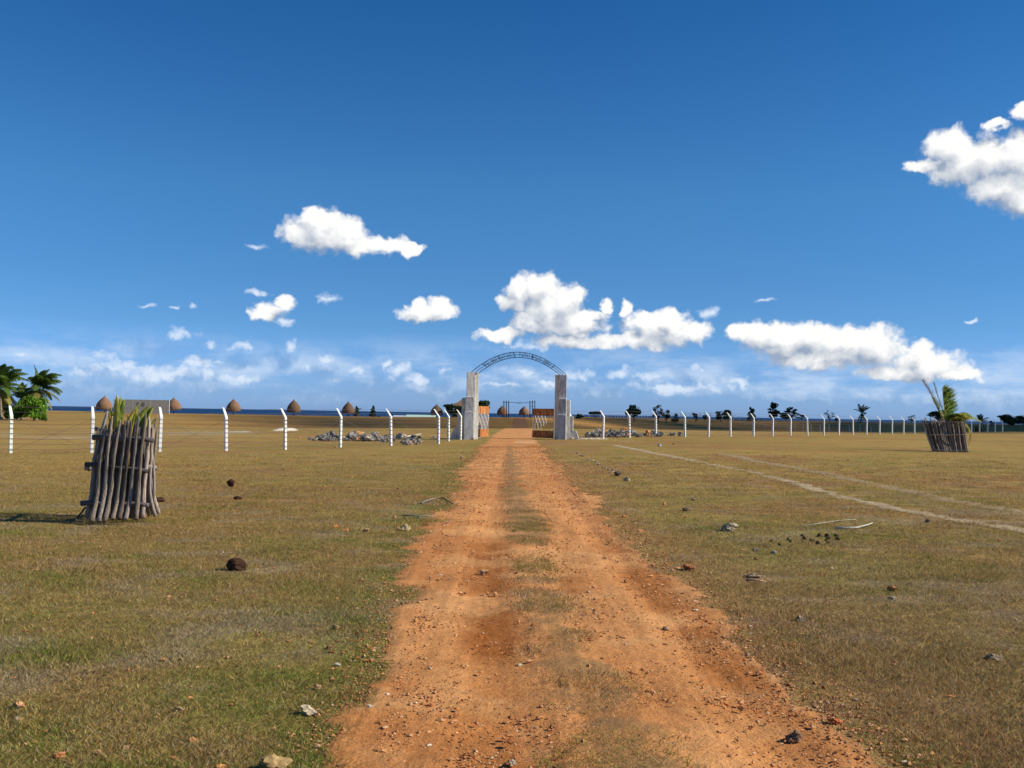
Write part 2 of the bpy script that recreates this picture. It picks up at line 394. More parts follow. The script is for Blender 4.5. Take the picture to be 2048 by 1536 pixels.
rows = [-60., -30., -12., -4., 0., 2., 3.2]
y = 4.0
while y < 900:
    rows.append(y); y += max(.045, y*.010) if y < 110 else (2.0 if y < 290 else 8)
rows = np.array(rows)
cs_ = list(np.arange(-3.6, 4.4, .09)); x = 4.4; st = .1
while x < 520: cs_.append(x); st = min(st*1.045, 6); x += st
x = -3.6; st = .1; ng = []
while x > -520: st = min(st*1.045, 6); x -= st; ng.append(x)
cols_ = np.array(sorted(ng)+cs_)
GX, GY = np.meshgrid(cols_, rows)
GZ = gz(GX, GY)
GC = ground_col(GX, GY)
rdv = road_d(GX, GY)
GZ = GZ - .035*sst(.12, .3, rdv)*(GY < 230)
def grid_faces(nr, nc):
    i = np.arange(nr-1)[:, None]*nc + np.arange(nc-1)[None]
    i = i.ravel(); return np.stack([i, i+1, i+nc+1, i+nc], 1)
ground = mesh_np('ground', np.stack([GX, GY, GZ], -1).reshape(-1, 3), grid_faces(*GX.shape), ground_material(), None, True, GC.reshape(-1, 3))
tag(ground, 'dry tan and olive turf plain running from the camera to the sea', 'ground', kind='structure')

# road
rr = rows[(rows > -13) & (rows < 232)]
u = np.linspace(0, 1, 76)
xl = np.interp(rr, leY, leX)-.6; xr = np.interp(rr, reY, reX)+.6
RX = xl[:, None] + (xr-xl)[:, None]*u[None]; RY = np.repeat(rr[:, None], len(u), 1)
de = road_d(RX, RY)
nzz = (vnoise(RX, RY, .5, 101)-.5)*.42 + (vnoise(RX, RY, .14, 102)-.5)*.22 + (vnoise(RX, RY*.5, 2.0, 103)-.5)*.5
mm = de + nzz*np.where(RY > 70, .5, 1)
lw = np.interp(RY, [4, 8, 12.4, 20], [.02, -.13, -.26, -.3]); rw = np.interp(RY, [4, 5, 7.2, 9.1, 12.4, 20], [1.32, 1.36, 1.46, 1.40, 1.3, 1.1])
rut = np.exp(-((RX-lw)/.22)**2) + np.exp(-((RX-rw)/.22)**2)
off = np.clip(mm*.12, -.06, .014) - .026*rut*sst(40, 20, RY)*(mm > .1) + .016*median(RX, RY)
off = off + .012*(np.exp(-((np.abs(RX-lw)-.36)/.09)**2)+np.exp(-((np.abs(RX-rw)-.36)/.09)**2))*sst(30, 15, RY)*(mm > .15)*vnoise(RX, RY, .25, 116)
off = np.where(mm > .1, np.maximum(off, .002-.03*(de > .34)), off)
RZ = gz(RX, RY) + off + .012*(vnoise(RX, RY, .3, 104)-.5)*sst(.1, .4, mm)*sst(30, 15, RY)
dc = np.broadcast_to(C_DIRT, RX.shape+(3,)).copy()
damp = np.clip(np.exp(-((RX-lw)/.23)**4)*sst(6.7, 7.5, RY)*sst(13.6, 12.8, RY)*(.85+.35*(vnoise(RX*5, RY*.2, .25, 110)-.5))
     + .45*np.exp(-((RX-lw)/.2)**2)*sst(9.5, 6, RY)
     + .85*np.exp(-((RX-rw-.02)/.24)**4)*sst(5.0, 7.0, RY)*sst(15, 12, RY)*(.6+.7*(fbm(RX, RY, .8, 3, 111)-.3))
     + .6*np.exp(-((RX-np.interp(RY, [6, 9, 14], [.62, .62, .62]))/.14)**2)*sst(8, 9, RY)*sst(13.5, 11, RY)
     + .8*np.exp(-((RY-49.5-.5*np.sin(RX))/1.3)**2), 0, 1)
dc = lerp(dc, np.array((.31, .105, .022)), np.minimum(damp*1.1, 1))
dc = lerp(dc, np.array((.42, .155, .04)), sst(.45, .7, fbm(RX, RY, 1.6, 4, 112))*.6*(RY < 60)); dc = lerp(dc, np.array((.66, .34, .13)), sst(.5, .68, fbm(RX, RY, .8, 5, 115))*.55)
dc = lerp(dc, np.array((.27, .155, .062)), np.clip(median(RX, RY)*(.22*sst(11, 14, RY)+.15+1.7*(fbm(RX, RY, .22, 4, 113)-.2)), 0, .85))
dc = lerp(dc, np.array((.30, .17, .07)), sst(.16, .0, mm)*.5)
dc = lerp(dc, np.array((.66, .42, .22)), np.exp(-((RY-57.5)/1.6)**2)*sst(.1, .5, RX)*sst(1.6, 1.0, RX)*.8)
dc = lerp(dc, np.array((.30, .14, .055)), sst(110, 130, RY))
nr, nc = RX.shape; F = grid_faces(nr, nc)
keep = (mm.ravel()[F] > -.35).any(1); F = F[keep]
road = mesh_np('dirt_road', np.stack([RX, RY, RZ], -1).reshape(-1, 3), F, road_material(), None, True, dc.reshape(-1, 3))
tag(road, 'orange laterite dirt road with two wheel tracks leading to the gate', 'road', kind='structure')

# pale footpaths
M_PATH = mat_vcol('pale_sand', .95, .05, .25, 14, bump=.006)
def footpath(name, pts, wpx, label, colr, dens=1.0):
    g0 = [ground_hit(*q) for q in pts]; ctr = []
    for a, b in zip(g0[:-1], g0[1:]):
        k = max(2, int((b-a).length/.12))
        for i in range(k): ctr.append(a.lerp(b, i/k))
    V = []; K = 9; cc = []
    for i, c in enumerate(ctr):
        t = (ctr[min(i+3, len(ctr)-1)]-ctr[max(i-3, 0)]); t.z = 0; t.normalize(); s_ = Vector((t.y, -t.x, 0))
        c = c + s_*((float(vnoise(c.x, c.y, 2.5, 120))-.5)*.25)
        for k in range(K):
            f = k/(K-1)*2-1
            q = c + s_*f*wpx
            e = 1-abs(f) + (float(fbm(q.x, q.y, .35, 3, 121))-.55)*1.5*dens
            z = gzs(q.x, q.y) + max(-.05, min(.007, e*.04))
            V.append((q.x, q.y, z)); cc.append((np.array(colr)*(.5+.5*abs(1-abs(f)))+np.array((.30, .20, .07))*(.5-.5*abs(1-abs(f))))*(.75+.45*float(fbm(q.x, q.y, .25, 3, 122))))
    F_ = [(i*K+k, i*K+k+1, (i+1)*K+k+1, (i+1)*K+k) for i in range(len(ctr)-1) for k in range(K-1)]
    o = mesh_np(name, V, F_, M_PATH, None, True, np.array(cc)); tag(o, label, 'footpath', kind='structure')
footpath('footpath', [(1225,890),(1330,911),(1430,930),(1500,943),(1600,967),(1700,996),(1800,1018),(1900,1034),(1990,1050),(2060,1066),(2200,1098)], .25, 'pale sandy footpath running from the gate to the right edge', (.44, .34, .21), 2.2)
footpath('footpath', [(1440,907),(1530,925),(1640,945),(1740,966),(1850,990),(1950,1008),(2060,1024),(2200,1050)], .32, 'fainter sandy footpath behind the main footpath', (.34, .25, .14), 2.4)

# sea
def sea_material():
    mt, n, b = base_mat('sea_water')
    pos = obj_pos(n)
    f = n.noise(n.vec('MULTIPLY', pos, (.5, 1.0, 1)), .12, 6, .65); f2 = n.noise(n.vec('MULTIPLY', pos, (.25, 1, 1)), .012, 4, .6)
    c = n.mix(n.ramp(f2, .35, .65), (.007, .034, .095), (.012, .050, .130))
    n.t.links.new(c, b.inputs['Base Color'])
    b.inputs['Roughness'].default_value = .5; b.inputs['Specular IOR Level'].default_value = .12; b.inputs['IOR'].default_value = 1.33
    bp = n.new('ShaderNodeBump', {'Height': f, 'Strength': 1.0, 'Distance': 2.5}); n.t.links.new(bp.outputs[0], b.inputs['Normal'])
    return mt
sea = mesh_np('sea', [(-60000, 150, -7), (60000, 150, -7), (60000, 70000, -7), (-60000, 70000, -7)], [(0, 1, 2, 3)], sea_material())
tag(sea, 'dark blue sea lying flat to the horizon', 'sea', kind='structure')
foam = None

# ------------------------------------------------------------------ materials for things
M_CONC = None
def conc(name, base, dark, cream=None, streak=1.0, scale=1.6):
    mt, n, b = base_mat(name)
    pos = obj_pos(n)
    f = n.noise(n.vec('MULTIPLY', pos, (1, 1, .5)), scale*2.2, 6, .68); f2 = n.noise(n.vec('MULTIPLY', pos, (3, 3, .45)), scale, 5, .7); f3 = n.noise(pos, 24, 4, .7)
    c = n.mix(n.ramp(f, .40, .66), base, dark)
    c = n.mix(n.ramp(f2, .55, .70, 0, .6*streak), c, tuple(k*.45 for k in dark))
    c = n.mix(n.ramp(f3, .45, .8, 0, .35), c, tuple(k*.7 for k in base))
    n.t.links.new(c, b.inputs['Base Color'])
    bp = n.new('ShaderNodeBump', {'Height': f3, 'Strength': .6, 'Distance': .01}); n.t.links.new(bp.outputs[0], b.inputs['Normal'])
    return mt
M_GREY = conc('stained_cement', (.76, .72, .63), (.44, .42, .38), streak=.8)
M_DGREY = conc('grey_cement_blotched', (.50, .49, .45), (.26, .26, .26), streak=1.0, scale=2.2)
M_DGREY2 = conc('blue_grey_cement', (.50, .51, .50), (.33, .34, .36), streak=.5)
M_CREAM = conc('sunlit_cement', (.84, .80, .68), (.66, .62, .52), streak=.3)
M_CAP = conc('pale_edge', (.82, .81, .75), (.55, .54, .5), streak=.4)  # pale tone for ledges and caps, also for strips coloured as sunlit
M_WALLC = mat_vcol('grey_block_wall', .9, .1, .08, 3)
M_POST = mat_vcol('white_painted_post', .8, .2, .10, 18)
M_WIRE = mat_vcol('rusted_wire', .7, .3, .2, 30)
M_STEEL = mat_vcol('dark_steel_rod', .6, .4, .15, 10)
M_TIMB = mat_vcol('dark_weathered_timber', .85, .2, .3, 6, bump=.01)
M_DRIFT = mat_vcol('weathered_stakes', .9, .1, .6, 20, bump=.014, stretch=(3, 3, .35))
M_LEAF = mat_vcol('tree_leaves', .7, .15, .35, 3, trans=.22)
M_FROND = mat_vcol('palm_leaflets', .5, .35, .2, 8, trans=.35)
M_GRASS = mat_vcol('grass_blades', .8, .1, .25, 5, trans=.25)
M_STONE = mat_vcol('weathered_stone', .9, .1, .38, 16, bump=.012)
M_PEB = mat_vcol('laterite_gravel', .9, .1, .2, 30)
M_DUNG = mat_vcol('dried_dung', .95, .05, .35, 30, bump=.01)
def rust_mat():
    mt, n, b = base_mat('rusted_sheet')
    pos = obj_pos(n)
    f = n.noise(n.vec('MULTIPLY', pos, (1, 1, .6)), 5, 6, .7); f2 = n.noise(n.vec('MULTIPLY', pos, (4, 4, .6)), 3, 5, .6)
    c = n.mix(n.ramp(f, .38, .62), (.55, .20, .045), (.24, .075, .022)); c = n.mix(n.ramp(f2, .52, .66, 0, .7), c, (.72, .50, .26))
    n.t.links.new(c, b.inputs['Base Color']); return mt
M_RUST = rust_mat()
def thatch_mat():
    mt, n, b = base_mat('palm_thatch')
    pos = obj_pos(n)
    f = n.noise(n.vec('MULTIPLY', pos, (9, 9, 1.2)), 1.6, 5, .7); f2 = n.noise(pos, 1.8, 4, .6)
    c = n.mix(n.ramp(f, .32, .68), (.13, .072, .038), (.34, .20, .115)); c = n.mix(n.ramp(f2, .5, .7, 0, .5), c, (.20, .10, .055))
    n.t.links.new(c, b.inputs['Base Color'])
    bp = n.new('ShaderNodeBump', {'Height': f, 'Strength': .9, 'Distance': .06}); n.t.links.new(bp.outputs[0], b.inputs['Normal'])
    return mt
M_THATCH = thatch_mat()

# ------------------------------------------------------------------ gate
GD = 64.0
MPP = 1/7.314*GD/FPX                    # metres per pixel of the enlarged crop
def gx(cx): return P(900+cx/7.314, 830, GD).x
GB = .09
def gh(cy): return (1418-cy)*MPP
gate = empty('entrance_gate', (gx(970), GD, GB))
tag(gate, 'concrete entrance gate with stepped pillars, wire lettering arch and rusty open leaves', 'gate')
def rbox(mb, x0, x1, y0, y1, z0, z1, piv, ang):
    c = Vector(((x0+x1)/2, (y0+y1)/2, (z0+z1)/2)); rot = Matrix.Rotation(ang, 4, 'Z')
    d = Vector((c.x-piv[0], c.y-piv[1], 0)); d.rotate(rot)
    mb.box((piv[0]+d.x, piv[1]+d.y, c.z), (abs(x1-x0), y1-y0, z1-z0), rot)
def pillar(side):
    s = side                                             # -1 left, 1 right
    if s < 0: xin, xo1, xo2, xo3, xf = gx(408), gx(232), gx(172), gx(112), gx(-5); ang = R(7)
    else: xin, xo1, xo2, xo3, xf = gx(1532), gx(1704), gx(1757), gx(1803), gx(1905); ang = R(-6)
    top = gh(466 if s < 0 else 482); t2 = gh(826 if s < 0 else 832); t3 = gh(1045 if s < 0 else 1062)
    z0 = GB-.15; piv = (xin, GD)
    def bx(nm, mt, xa, xb, ya, yb, zt, par, zb=z0):
        mb = MB(); rbox(mb, min(xa, xb), max(xa, xb), GD+ya, GD+yb, zb, GB+zt, piv, ang)
        o = mb.build(nm, mt, par)
        md = o.modifiers.new('bevel', 'BEVEL'); md.width = .012; md.segments = 2
        return o
    fr = xin + (xo1-xin)*.36
    sh = bx('pillar', M_CREAM if s < 0 else M_GREY, xin, xo1 - s*.03, -.22, .26, top, gate)  # left shaft cream against the grey right one: sunlight put into the colour
    sh['label'] = 'left pillar with its inner face coloured pale as sunlit' if s < 0 else 'grey stained right pillar'
    def sub(nm, mt, *a, **k):
        o = bx(nm, mt, *a, gate, **k); o.parent = sh; return o
    sub('front_pilaster', M_GREY, fr, xo1, -.36, -.223, top-.006)
    k1, k2 = (.055, .085) if s < 0 else (.0, .0)
    sub('front_step', M_DGREY, fr-k1, xo1-k1*1.4, -.50, -.363, t2)
    sub('front_step', M_DGREY2, fr-k2, xo1-k2*1.7, -.64, -.503, t3)
    sub('side_step', M_GREY, xo1+s*.003, xo2, -.18, .20, t2-.03)
    sub('side_step', M_GREY, xo2+s*.003, xo3, -.16, .18, t3-.04)
    for (ya, yb, zt, kk) in ((-.512, -.366, t2, k1), (-.652, -.506, t3, k2)):
        sub('ledge', M_CAP, fr-kk-.004, xo1-kk*1.5-s*.003, ya, yb, zt+.045, zb=GB+zt+.001)
    sub('pillar_cap', M_CAP, xin-s*.006, xo1+s*.006, -.366, .266, top+.03, zb=GB+top+.002)
    if s < 0:                                            # bright strips on the sunward edges, sunlight put into the colour
        sub('sunlit_strip', M_CAP, fr-.002, fr+.05, -.362, -.36+.10, top-.3)
        sub('sunlit_strip', M_CAP, fr-k2+.002, fr-k2+.03, -.642, -.50, t3-.02)
    # sloping foot
    za = GB + (.56 if s > 0 else .62); a0 = xo3 + s*.003; a1 = xo3 + s*.2; a2 = xf
    V = []
    for yy in (GD-.16, GD+.22):
        for (xx, zz) in ((a0, z0), (a2, z0), (a1, za), (a0, za)): V.append((xx, yy, zz))
    rot = Matrix.Rotation(ang, 4, 'Z'); V2 = []
    for v in V:
        d = Vector((v[0]-piv[0], v[1]-piv[1], 0)); d.rotate(rot); V2.append((piv[0]+d.x, piv[1]+d.y, v[2]))
    mb = MB(); mb.add(V2, [(0,1,2,3),(7,6,5,4),(0,4,5,1),(1,5,6,2),(2,6,7,3),(3,7,4,0)])
    mb.build('sloping_foot', M_GREY, gate).parent = sh
pillar(-1); pillar(1)
# arch
def ax(cx): return gx(cx)
xc_ = gx(985)
def arc(k):     # k 0 outer .. 1 inner, in crop pixels
    return (lambda t: (985 + k*15 + t*(690-(690-588)*k), (150 + k*78) + t*t*(310-(310-236)*k)))
def apt(k, t, y=GD-.08):
    cx, cy = arc(k)(t); return Vector((gx(cx), y, GB+gh(cy)))
arch0 = empty('arch', gate.location); arch0.parent = gate; arch0.location = (0, 0, 0)
mb_list = []
for k in (0, .5, 1):
    mb = MB(); mb.col = (.05, .075, .10)
    mb.tube([apt(k, -1.03+2.06*i/48) for i in range(49)], .024 if k != .5 else .018, 6)
    o = mb.build('arch_rail', M_STEEL, gate, True); o.parent = arch0
for cxx in (440, 663, 895, 1180, 1510):
    t = (cxx+12-985)/690
    mb = MB(); mb.col = (.04, .06, .085)
    mb.tube([apt(0, t), apt(.5, t), apt(1, (t*1.03))], .026, 6); o = mb.build('arch_bar', M_STEEL, gate); o.parent = arch0
GL = {'S': [[(1,.85),(.75,1),(.25,1),(0,.8),(.2,.55),(.8,.45),(1,.2),(.75,0),(.25,0),(0,.15)]], 'E': [[(1,1),(0,1),(0,0),(1,0)],[(0,.5),(.8,.5)]],
 'L': [[(0,1),(0,0),(1,0)]], 'A': [[(0,0),(.5,1),(1,0)],[(.2,.4),(.8,.4)]], 'M': [[(0,0),(0,1),(.5,.4),(1,1),(1,0)]], 'T': [[(0,1),(1,1)],[(.5,1),(.5,0)]],
 'D': [[(0,0),(0,1),(.7,1),(1,.75),(1,.25),(.7,0),(0,0)]], 'N': [[(0,0),(0,1),(1,0),(1,1)]], 'G': [[(1,.85),(.75,1),(.25,1),(0,.75),(0,.25),(.25,0),(.75,0),(1,.2),(1,.45),(.6,.45)]],
 'P': [[(0,0),(0,1),(.8,1),(1,.75),(.8,.5),(0,.5)]], 'I': [[(.5,0),(.5,1)]], 'W': [[(0,1),(.25,0),(.5,.6),(.75,0),(1,1)]],
 'O': [[(.25,0),(.75,0),(1,.25),(1,.75),(.75,1),(.25,1),(0,.75),(0,.25),(.25,0)]], 'K': [[(0,0),(0,1)],[(1,1),(0,.45),(1,0)]]}
def word(txt, c0, c1):
    n_ = len(txt)
    for i, ch in enumerate(txt):
        if ch == ' ': continue
        ta = (c0+(c1-c0)*(i+.14)/n_-985)/690; tb = (c0+(c1-c0)*(i+.86)/n_-985)/690
        mb = MB(); mb.col = (.07, .09, .11)
        for st_ in GL[ch]:
            mb.tube([apt(.86-.72*v, ta+(tb-ta)*u_, GD-.11) for u_, v in st_], .0145, 5)
        o = mb.build('letter', M_STEEL, gate); o.parent = arch0
word('SELAMAT', 462, 655); word('DATANG', 682, 880); word('D  PANTAI', 905, 1165); word('WISATA', 1195, 1350); word('DOKA', 1375, 1490)
# leaves
def leaf(hx, ang, W_, H_, broken, label):
    hinge = Vector((hx, GD+.30, GB+.04)); dirv = Vector((math.cos(ang), math.sin(ang), 0))
    L = empty('gate_leaf', hinge); L.parent = gate; L.matrix_parent_inverse = Matrix(); L.location = hinge-gate.location
    L['label'] = label
    def pt(u_, v): return hinge + dirv*u_ + Vector((0, 0, v))
    nrm = Vector((-dirv.y, dirv.x, 0))
    def sheet(v0, v1):
        mb = MB(); V = []
        K = 14
        for s_ in (-.008, .008):
            for i in range(K):
                for v in (v0, v1): 
                    q = pt(W_*i/(K-1), v) + nrm*(s_+.02*math.sin(i*1.3)); V.append(tuple(q))
        Q = [(2*i, 2*i+2, 2*i+3, 2*i+1) for i in range(K-1)] + [(2*K+2*i+1, 2*K+2*i+3, 2*K+2*i+2, 2*K+2*i) for i in range(K-1)]
        Q += [(2*i+1, 2*i+3, 2*K+2*i+3, 2*K+2*i+1) for i in range(K-1)] + [(2*i+2, 2*i, 2*K+2*i, 2*K+2*i+2) for i in range(K-1)]
        mb.add(V, Q); o = mb.build('sheet_panel', M_RUST, gate); o.parent = L; o.location = -(L.location)
    sheet(H_*.76, H_); sheet(.02, H_*.26)
    def bar(pts, r=.018, c=(.62, .58, .5)):
        mb = MB(); mb.col = c; mb.tube(pts, r, 6); o = mb.build('leaf_bar', M_POST, gate); o.parent = L; o.location = -(L.location)
    bar([pt(0, 0), pt(0, H_)], .03, (.45, .4, .34)); bar([pt(W_, 0), pt(W_, H_)], .025, (.45, .4, .34))
    n_ = 7
    for i in range(n_):
        u0 = W_*(i+.3)/n_
        if broken:
            if i < 2: bar([pt(u0, H_*.26), pt(u0+.02, H_*.76)], .012, (.2, .13, .09))
            elif i in (2, 3): bar([pt(u0, H_*.45+rnd.uniform(-.1, .1)), pt(u0+.2, H_*.76)], .022, (.75, .72, .65))
            else: bar([pt(u0-.35, H_*(.5-.08*i+.3)), pt(u0, H_*.76)], .022, (.75, .72, .65)); bar([pt(u0, H_*.26), pt(u0-.02, H_*(.55))], .018, (.6, .58, .5))
        else:
            bar([pt(u0-.15, H_*.26), pt(u0+.22, H_*.76)], .024, (.8, .78, .72))
    bar([pt(0, H_*.5), pt(W_, H_*.5)], .012, (.3, .2, .12))
leaf(gx(414), R(74), 2.1, 1.95, False, 'left gate leaf with bright orange rust and whole slanting bars')
leaf(gx(1526), R(180-50), 2.0, 1.86, True, 'right gate leaf with dark rust and broken bars')

# ------------------------------------------------------------------ fences
POSTP = [(-.06, -.055), (.06, -.055), (.06, .055), (-.06, .055)]
def make_post(mb, base, ang, H=1.8, w_=.12, lean=0.0, c=(.80, .79, .72)):
    """bent concrete post; ang = direction the arm bends to (world angle)"""
    Hb = H*.80; out = H*.15
    prof = [(0, -.3), (0, Hb), (-out, H)]
    V = []; ca, sa = math.cos(ang), math.sin(ang)
    lx = (Vector((ca, sa, 0))); ly = Vector((-sa, ca, 0))
    for (o_, z_), (dx, dz) in zip(prof, [(1, 0), (.93, .36), (.8, .6)]):
        s_ = 1.0 if z_ < H else .8
        for (a, b) in ((-1, -1), (1, -1), (1, 1), (-1, 1)):
            q = Vector(base) + lx*(-o_ - a*w_/2*dx*s_*-1*-1) + ly*(b*w_/2*s_) + Vector((lean*z_, 0, z_ + a*w_/2*dz*s_*-1*(1 if z_ > 0 else 0)*-1*-1))
            V.append(tuple(q))
    Q = [(i*4+k, i*4+(k+1) % 4, (i+1)*4+(k+1) % 4, (i+1)*4+k) for i in range(2) for k in range(4)] + [(8, 9, 10, 11), (3, 2, 1, 0)]
    mb.add(V, Q, c=c)
WZ = [.16, .36, .56, .76, .96, 1.14, 1.30]
def fence(name, posts, angf, label, H=1.8, wires=True, diag=False, tie=True, wr=.005, colr=(.80, .79, .72), pw_=.12):
    fo = empty(name, posts[0]); tag(fo, label, 'fence')
    for i, q in enumerate(posts):
        mb = MB(); cc = tuple(k*rnd.uniform(.9, 1.03) for k in colr)
        make_post(mb, q, angf(i), H, pw_, rnd.uniform(-.028, .022), cc)
        po = mb.build('fence_post', M_POST, fo)
        md = po.modifiers.new('bevel', 'BEVEL'); md.width = .01; md.segments = 1
        if tie:
            for z_ in WZ:
                mb = MB(); mb.col = (.10, .07, .05); mb.box((q[0], q[1], q[2]+z_*H/1.8), (pw_*1.16, pw_*1.16, .014), Matrix.Rotation(angf(i), 4, 'Z'))
                t_ = mb.build('wire_tie', M_WIRE, fo); t_.parent = po; t_.location = (0, 0, 0)
    if wires:
        def run(zf, of, nm='wire_strand'):
            mb = MB(); mb.col = (.13, .10, .08)
            pts = []
            for i, q in enumerate(posts):
                a = angf(i); e = Vector((math.cos(a), math.sin(a), 0)); fr_ = -.075
                v = Vector(q) + e*(of + (fr_ if of == 0 else 0)) + Vector((0, 0, zf))
                if pts:
                    mid = (pts[-1]+v)/2; mid.z -= .02+rnd.random()*.03; pts.append(mid)
                pts.append(v)
            mb.tube(pts, wr, 4); mb.build(nm, M_WIRE, fo)
        for z_ in WZ: run(z_*H/1.8, 0)
        run(H*.88, H*.15*.42); run(H*.985, H*.15*.95)
        if diag:
            for i in range(len(posts)-1):
                a = angf(i); e = Vector((math.cos(a), math.sin(a), 0))*-.07
                A, B = Vector(posts[i])+e, Vector(posts[i+1])+e
                for za_, zb_ in ((.1, 1.32), (1.32, .1)):
                    mb = MB(); mb.col = (.13, .10, .08); mb.tube([A+Vector((0, 0, za_)), B+Vector((0, 0, zb_))], wr, 4); mb.build('diagonal_wire', M_WIRE, fo)
    return fo
def post_at(px, Y):
    q = P(px, 870, Y); return (q.x, Y, gzs(q.x, Y))
lp = [(-175, 37.2), (22, 39.7), (184, 41.0), (320, 42.4), (453, 43.9), (571, 45.8), (681, 48.6), (782, 51.0), (877, 54.5), (897, 59.5), (921, 63.0)]
lposts = [post_at(a, b) for a, b in lp]
def angs(posts):
    out = []
    for i in range(len(posts)):
        a = Vector(posts[max(i-1, 0)]); b = Vector(posts[min(i+1, len(posts)-1)]); d = b-a
        out.append(math.atan2(d.y, d.x)+math.pi/2)
    return out
la = angs(lposts)
for k in (8, 9, 10): la[k] = R(150)
fence('barbed_wire_fence', lposts, lambda i: la[i], 'white concrete posts with bent tops and crossed wires left of the gate', diag=True, wr=.0055)
rpx = [(1142, 64.5), (1206, 66.6), (1259, 69), (1312, 71.4), (1370, 73.2), (1417, 75.5), (1461, 78.2), (1507, 81), (1545, 83.6), (1581, 86.3), (1615, 89), (1647.6, 91.7), (1677.6, 94.4), (1706, 97), (1733, 99.6), (1759, 102.2), (1784, 104.6), (1807, 107), (1829, 110), (1851, 113), (1872, 116), (1891, 119), (1909, 122), (1926, 125), (1943, 128), (1959, 131), (1975, 134.5), (1990, 138), (2005, 142)]
rposts = [post_at(a, b) for a, b in rpx]
ra = [math.atan2(.668, -.744)]*len(rposts)
fence('barbed_wire_fence', rposts, lambda i: ra[i], 'long row of white bent-top posts and wires right of the gate', wr=.006, H=1.78)
fpx = [1742, 1720, 1699, 1678, 1658, 1640, 1622, 1606, 1590, 1574, 1558, 1544, 1530, 1517, 1504, 1490, 1478, 1466, 1455, 1443, 1432, 1421, 1410, 1400, 1390.7, 1380, 1371, 1361.6, 1353, 1344, 1335.6, 1327.4, 1319, 1311, 1303.5, 1295, 1288, 1283, 1277, 1270, 1262, 1254.8, 1247, 1241, 1235, 1230, 1223, 1218, 1213.7, 1209.5, 1200, 1190, 1178, 1166]
fposts = [post_at(a, float(np.interp(-a, [-1742, -1699, -1590, -1530, -1478, -1432, -1400, -1362, -1336, -1311, -1288, -1254, -1166], [196, 205, 226, 236, 246, 262, 290, 335, 380, 440, 500, 560, 600]))) for a in fpx]
fence('barbed_wire_fence', fposts, lambda i: R(160), 'distant shade-greyed post and wire fence climbing the far rise on the right', wr=.012, tie=False, colr=(.62, .62, .58), pw_=.14)  # white posts greyed here, the cloud's shade is in their colour

# ------------------------------------------------------------------ rocks
def rock_mesh(seed, sub=3, flat=.7, rough=.35, ang=False):
    bm = bmesh.new(); bmesh.ops.create_icosphere(bm, subdivisions=sub, radius=.5)
    V = np.array([v.co[:] for v in bm.verts]); F_ = np.array([[v.index for v in f.verts] for f in bm.faces]); bm.free()
    r_ = np.random.default_rng(seed)
    D = V/np.linalg.norm(V, axis=1)[:, None]; d = np.ones(len(V))
    for _ in range(9):                                    # knock facets off
        n_ = r_.normal(size=3); n_ /= np.linalg.norm(n_); c = r_.uniform(.55, .95)
        k = D@n_; d = np.where(k*d > c, c/np.maximum(k, 1e-3), d)
    for s_, a in ((2.3, rough*.5), (5, rough*.3), (10, rough*.2)):
        o_ = r_.uniform(0, 50, 3)
        d += a*((vnoise(D[:, 0]*s_+o_[0], D[:, 1]*s_+D[:, 2]*s_*1.7+o_[1], 1, 7)-.5)+(vnoise(D[:, 2]*s_+o_[2], D[:, 1]*s_-D[:, 0]*s_, 1, 8)-.5))
    V = D*d[:, None]*.5*np.array((1, r_.uniform(.65, .95), flat*r_.uniform(.8, 1.15)))
    V[:, 2] -= V[:, 2].min()*.75
    return V, F_
ROCKS = {}
def rock_data(kind, colr, sub, rg=.45):
    key = (kind, colr, sub, rg)
    if key not in ROCKS:
        V, F_ = rock_mesh(kind*13+5, sub, .7, rg)
        r_ = np.random.default_rng(kind)
        n_ = fbm(V[:, 0]*5+kind*3, V[:, 2]*7+V[:, 1]*5, 1, 3, kind)
        c = np.array(colr)[None]*(.6+.85*n_)[:, None]
        o = mesh_np('rock', V, F_, M_STONE, None, False, c); me = o.data; bpy.data.objects.remove(o); ROCKS[key] = me
    return ROCKS[key]
def rock(name, pos, size, colr, label, cat='stone', group=None, sub=2, mat=None, sink=.0, sc=(1, 1, 1), kind=None, rg=.45):
    me = rock_data(rnd.randrange(8) if kind is None else kind, colr, sub, rg)
    o = bpy.data.objects.new(name, me); COL.objects.link(o)
    o.location = (pos[0], pos[1], pos[2]-size*sink); o.rotation_euler = (rnd.uniform(-.25, .25), rnd.uniform(-.25, .25), rnd.uniform(0, 6.28))
    k = [s_*size for s_ in sc]; o.scale = k
    if mat:
        o.material_slots[0].link = 'OBJECT'; o.material_slots[0].material = mat
    tag(o, label, cat, group); return o
GREYR = (.25, .23, .20); PALER = (.52, .43, .31); ORNR = (.56, .25, .10); WHTR = (.70, .66, .58); BRNR = (.12, .06, .035); TANR = (.50, .36, .20)
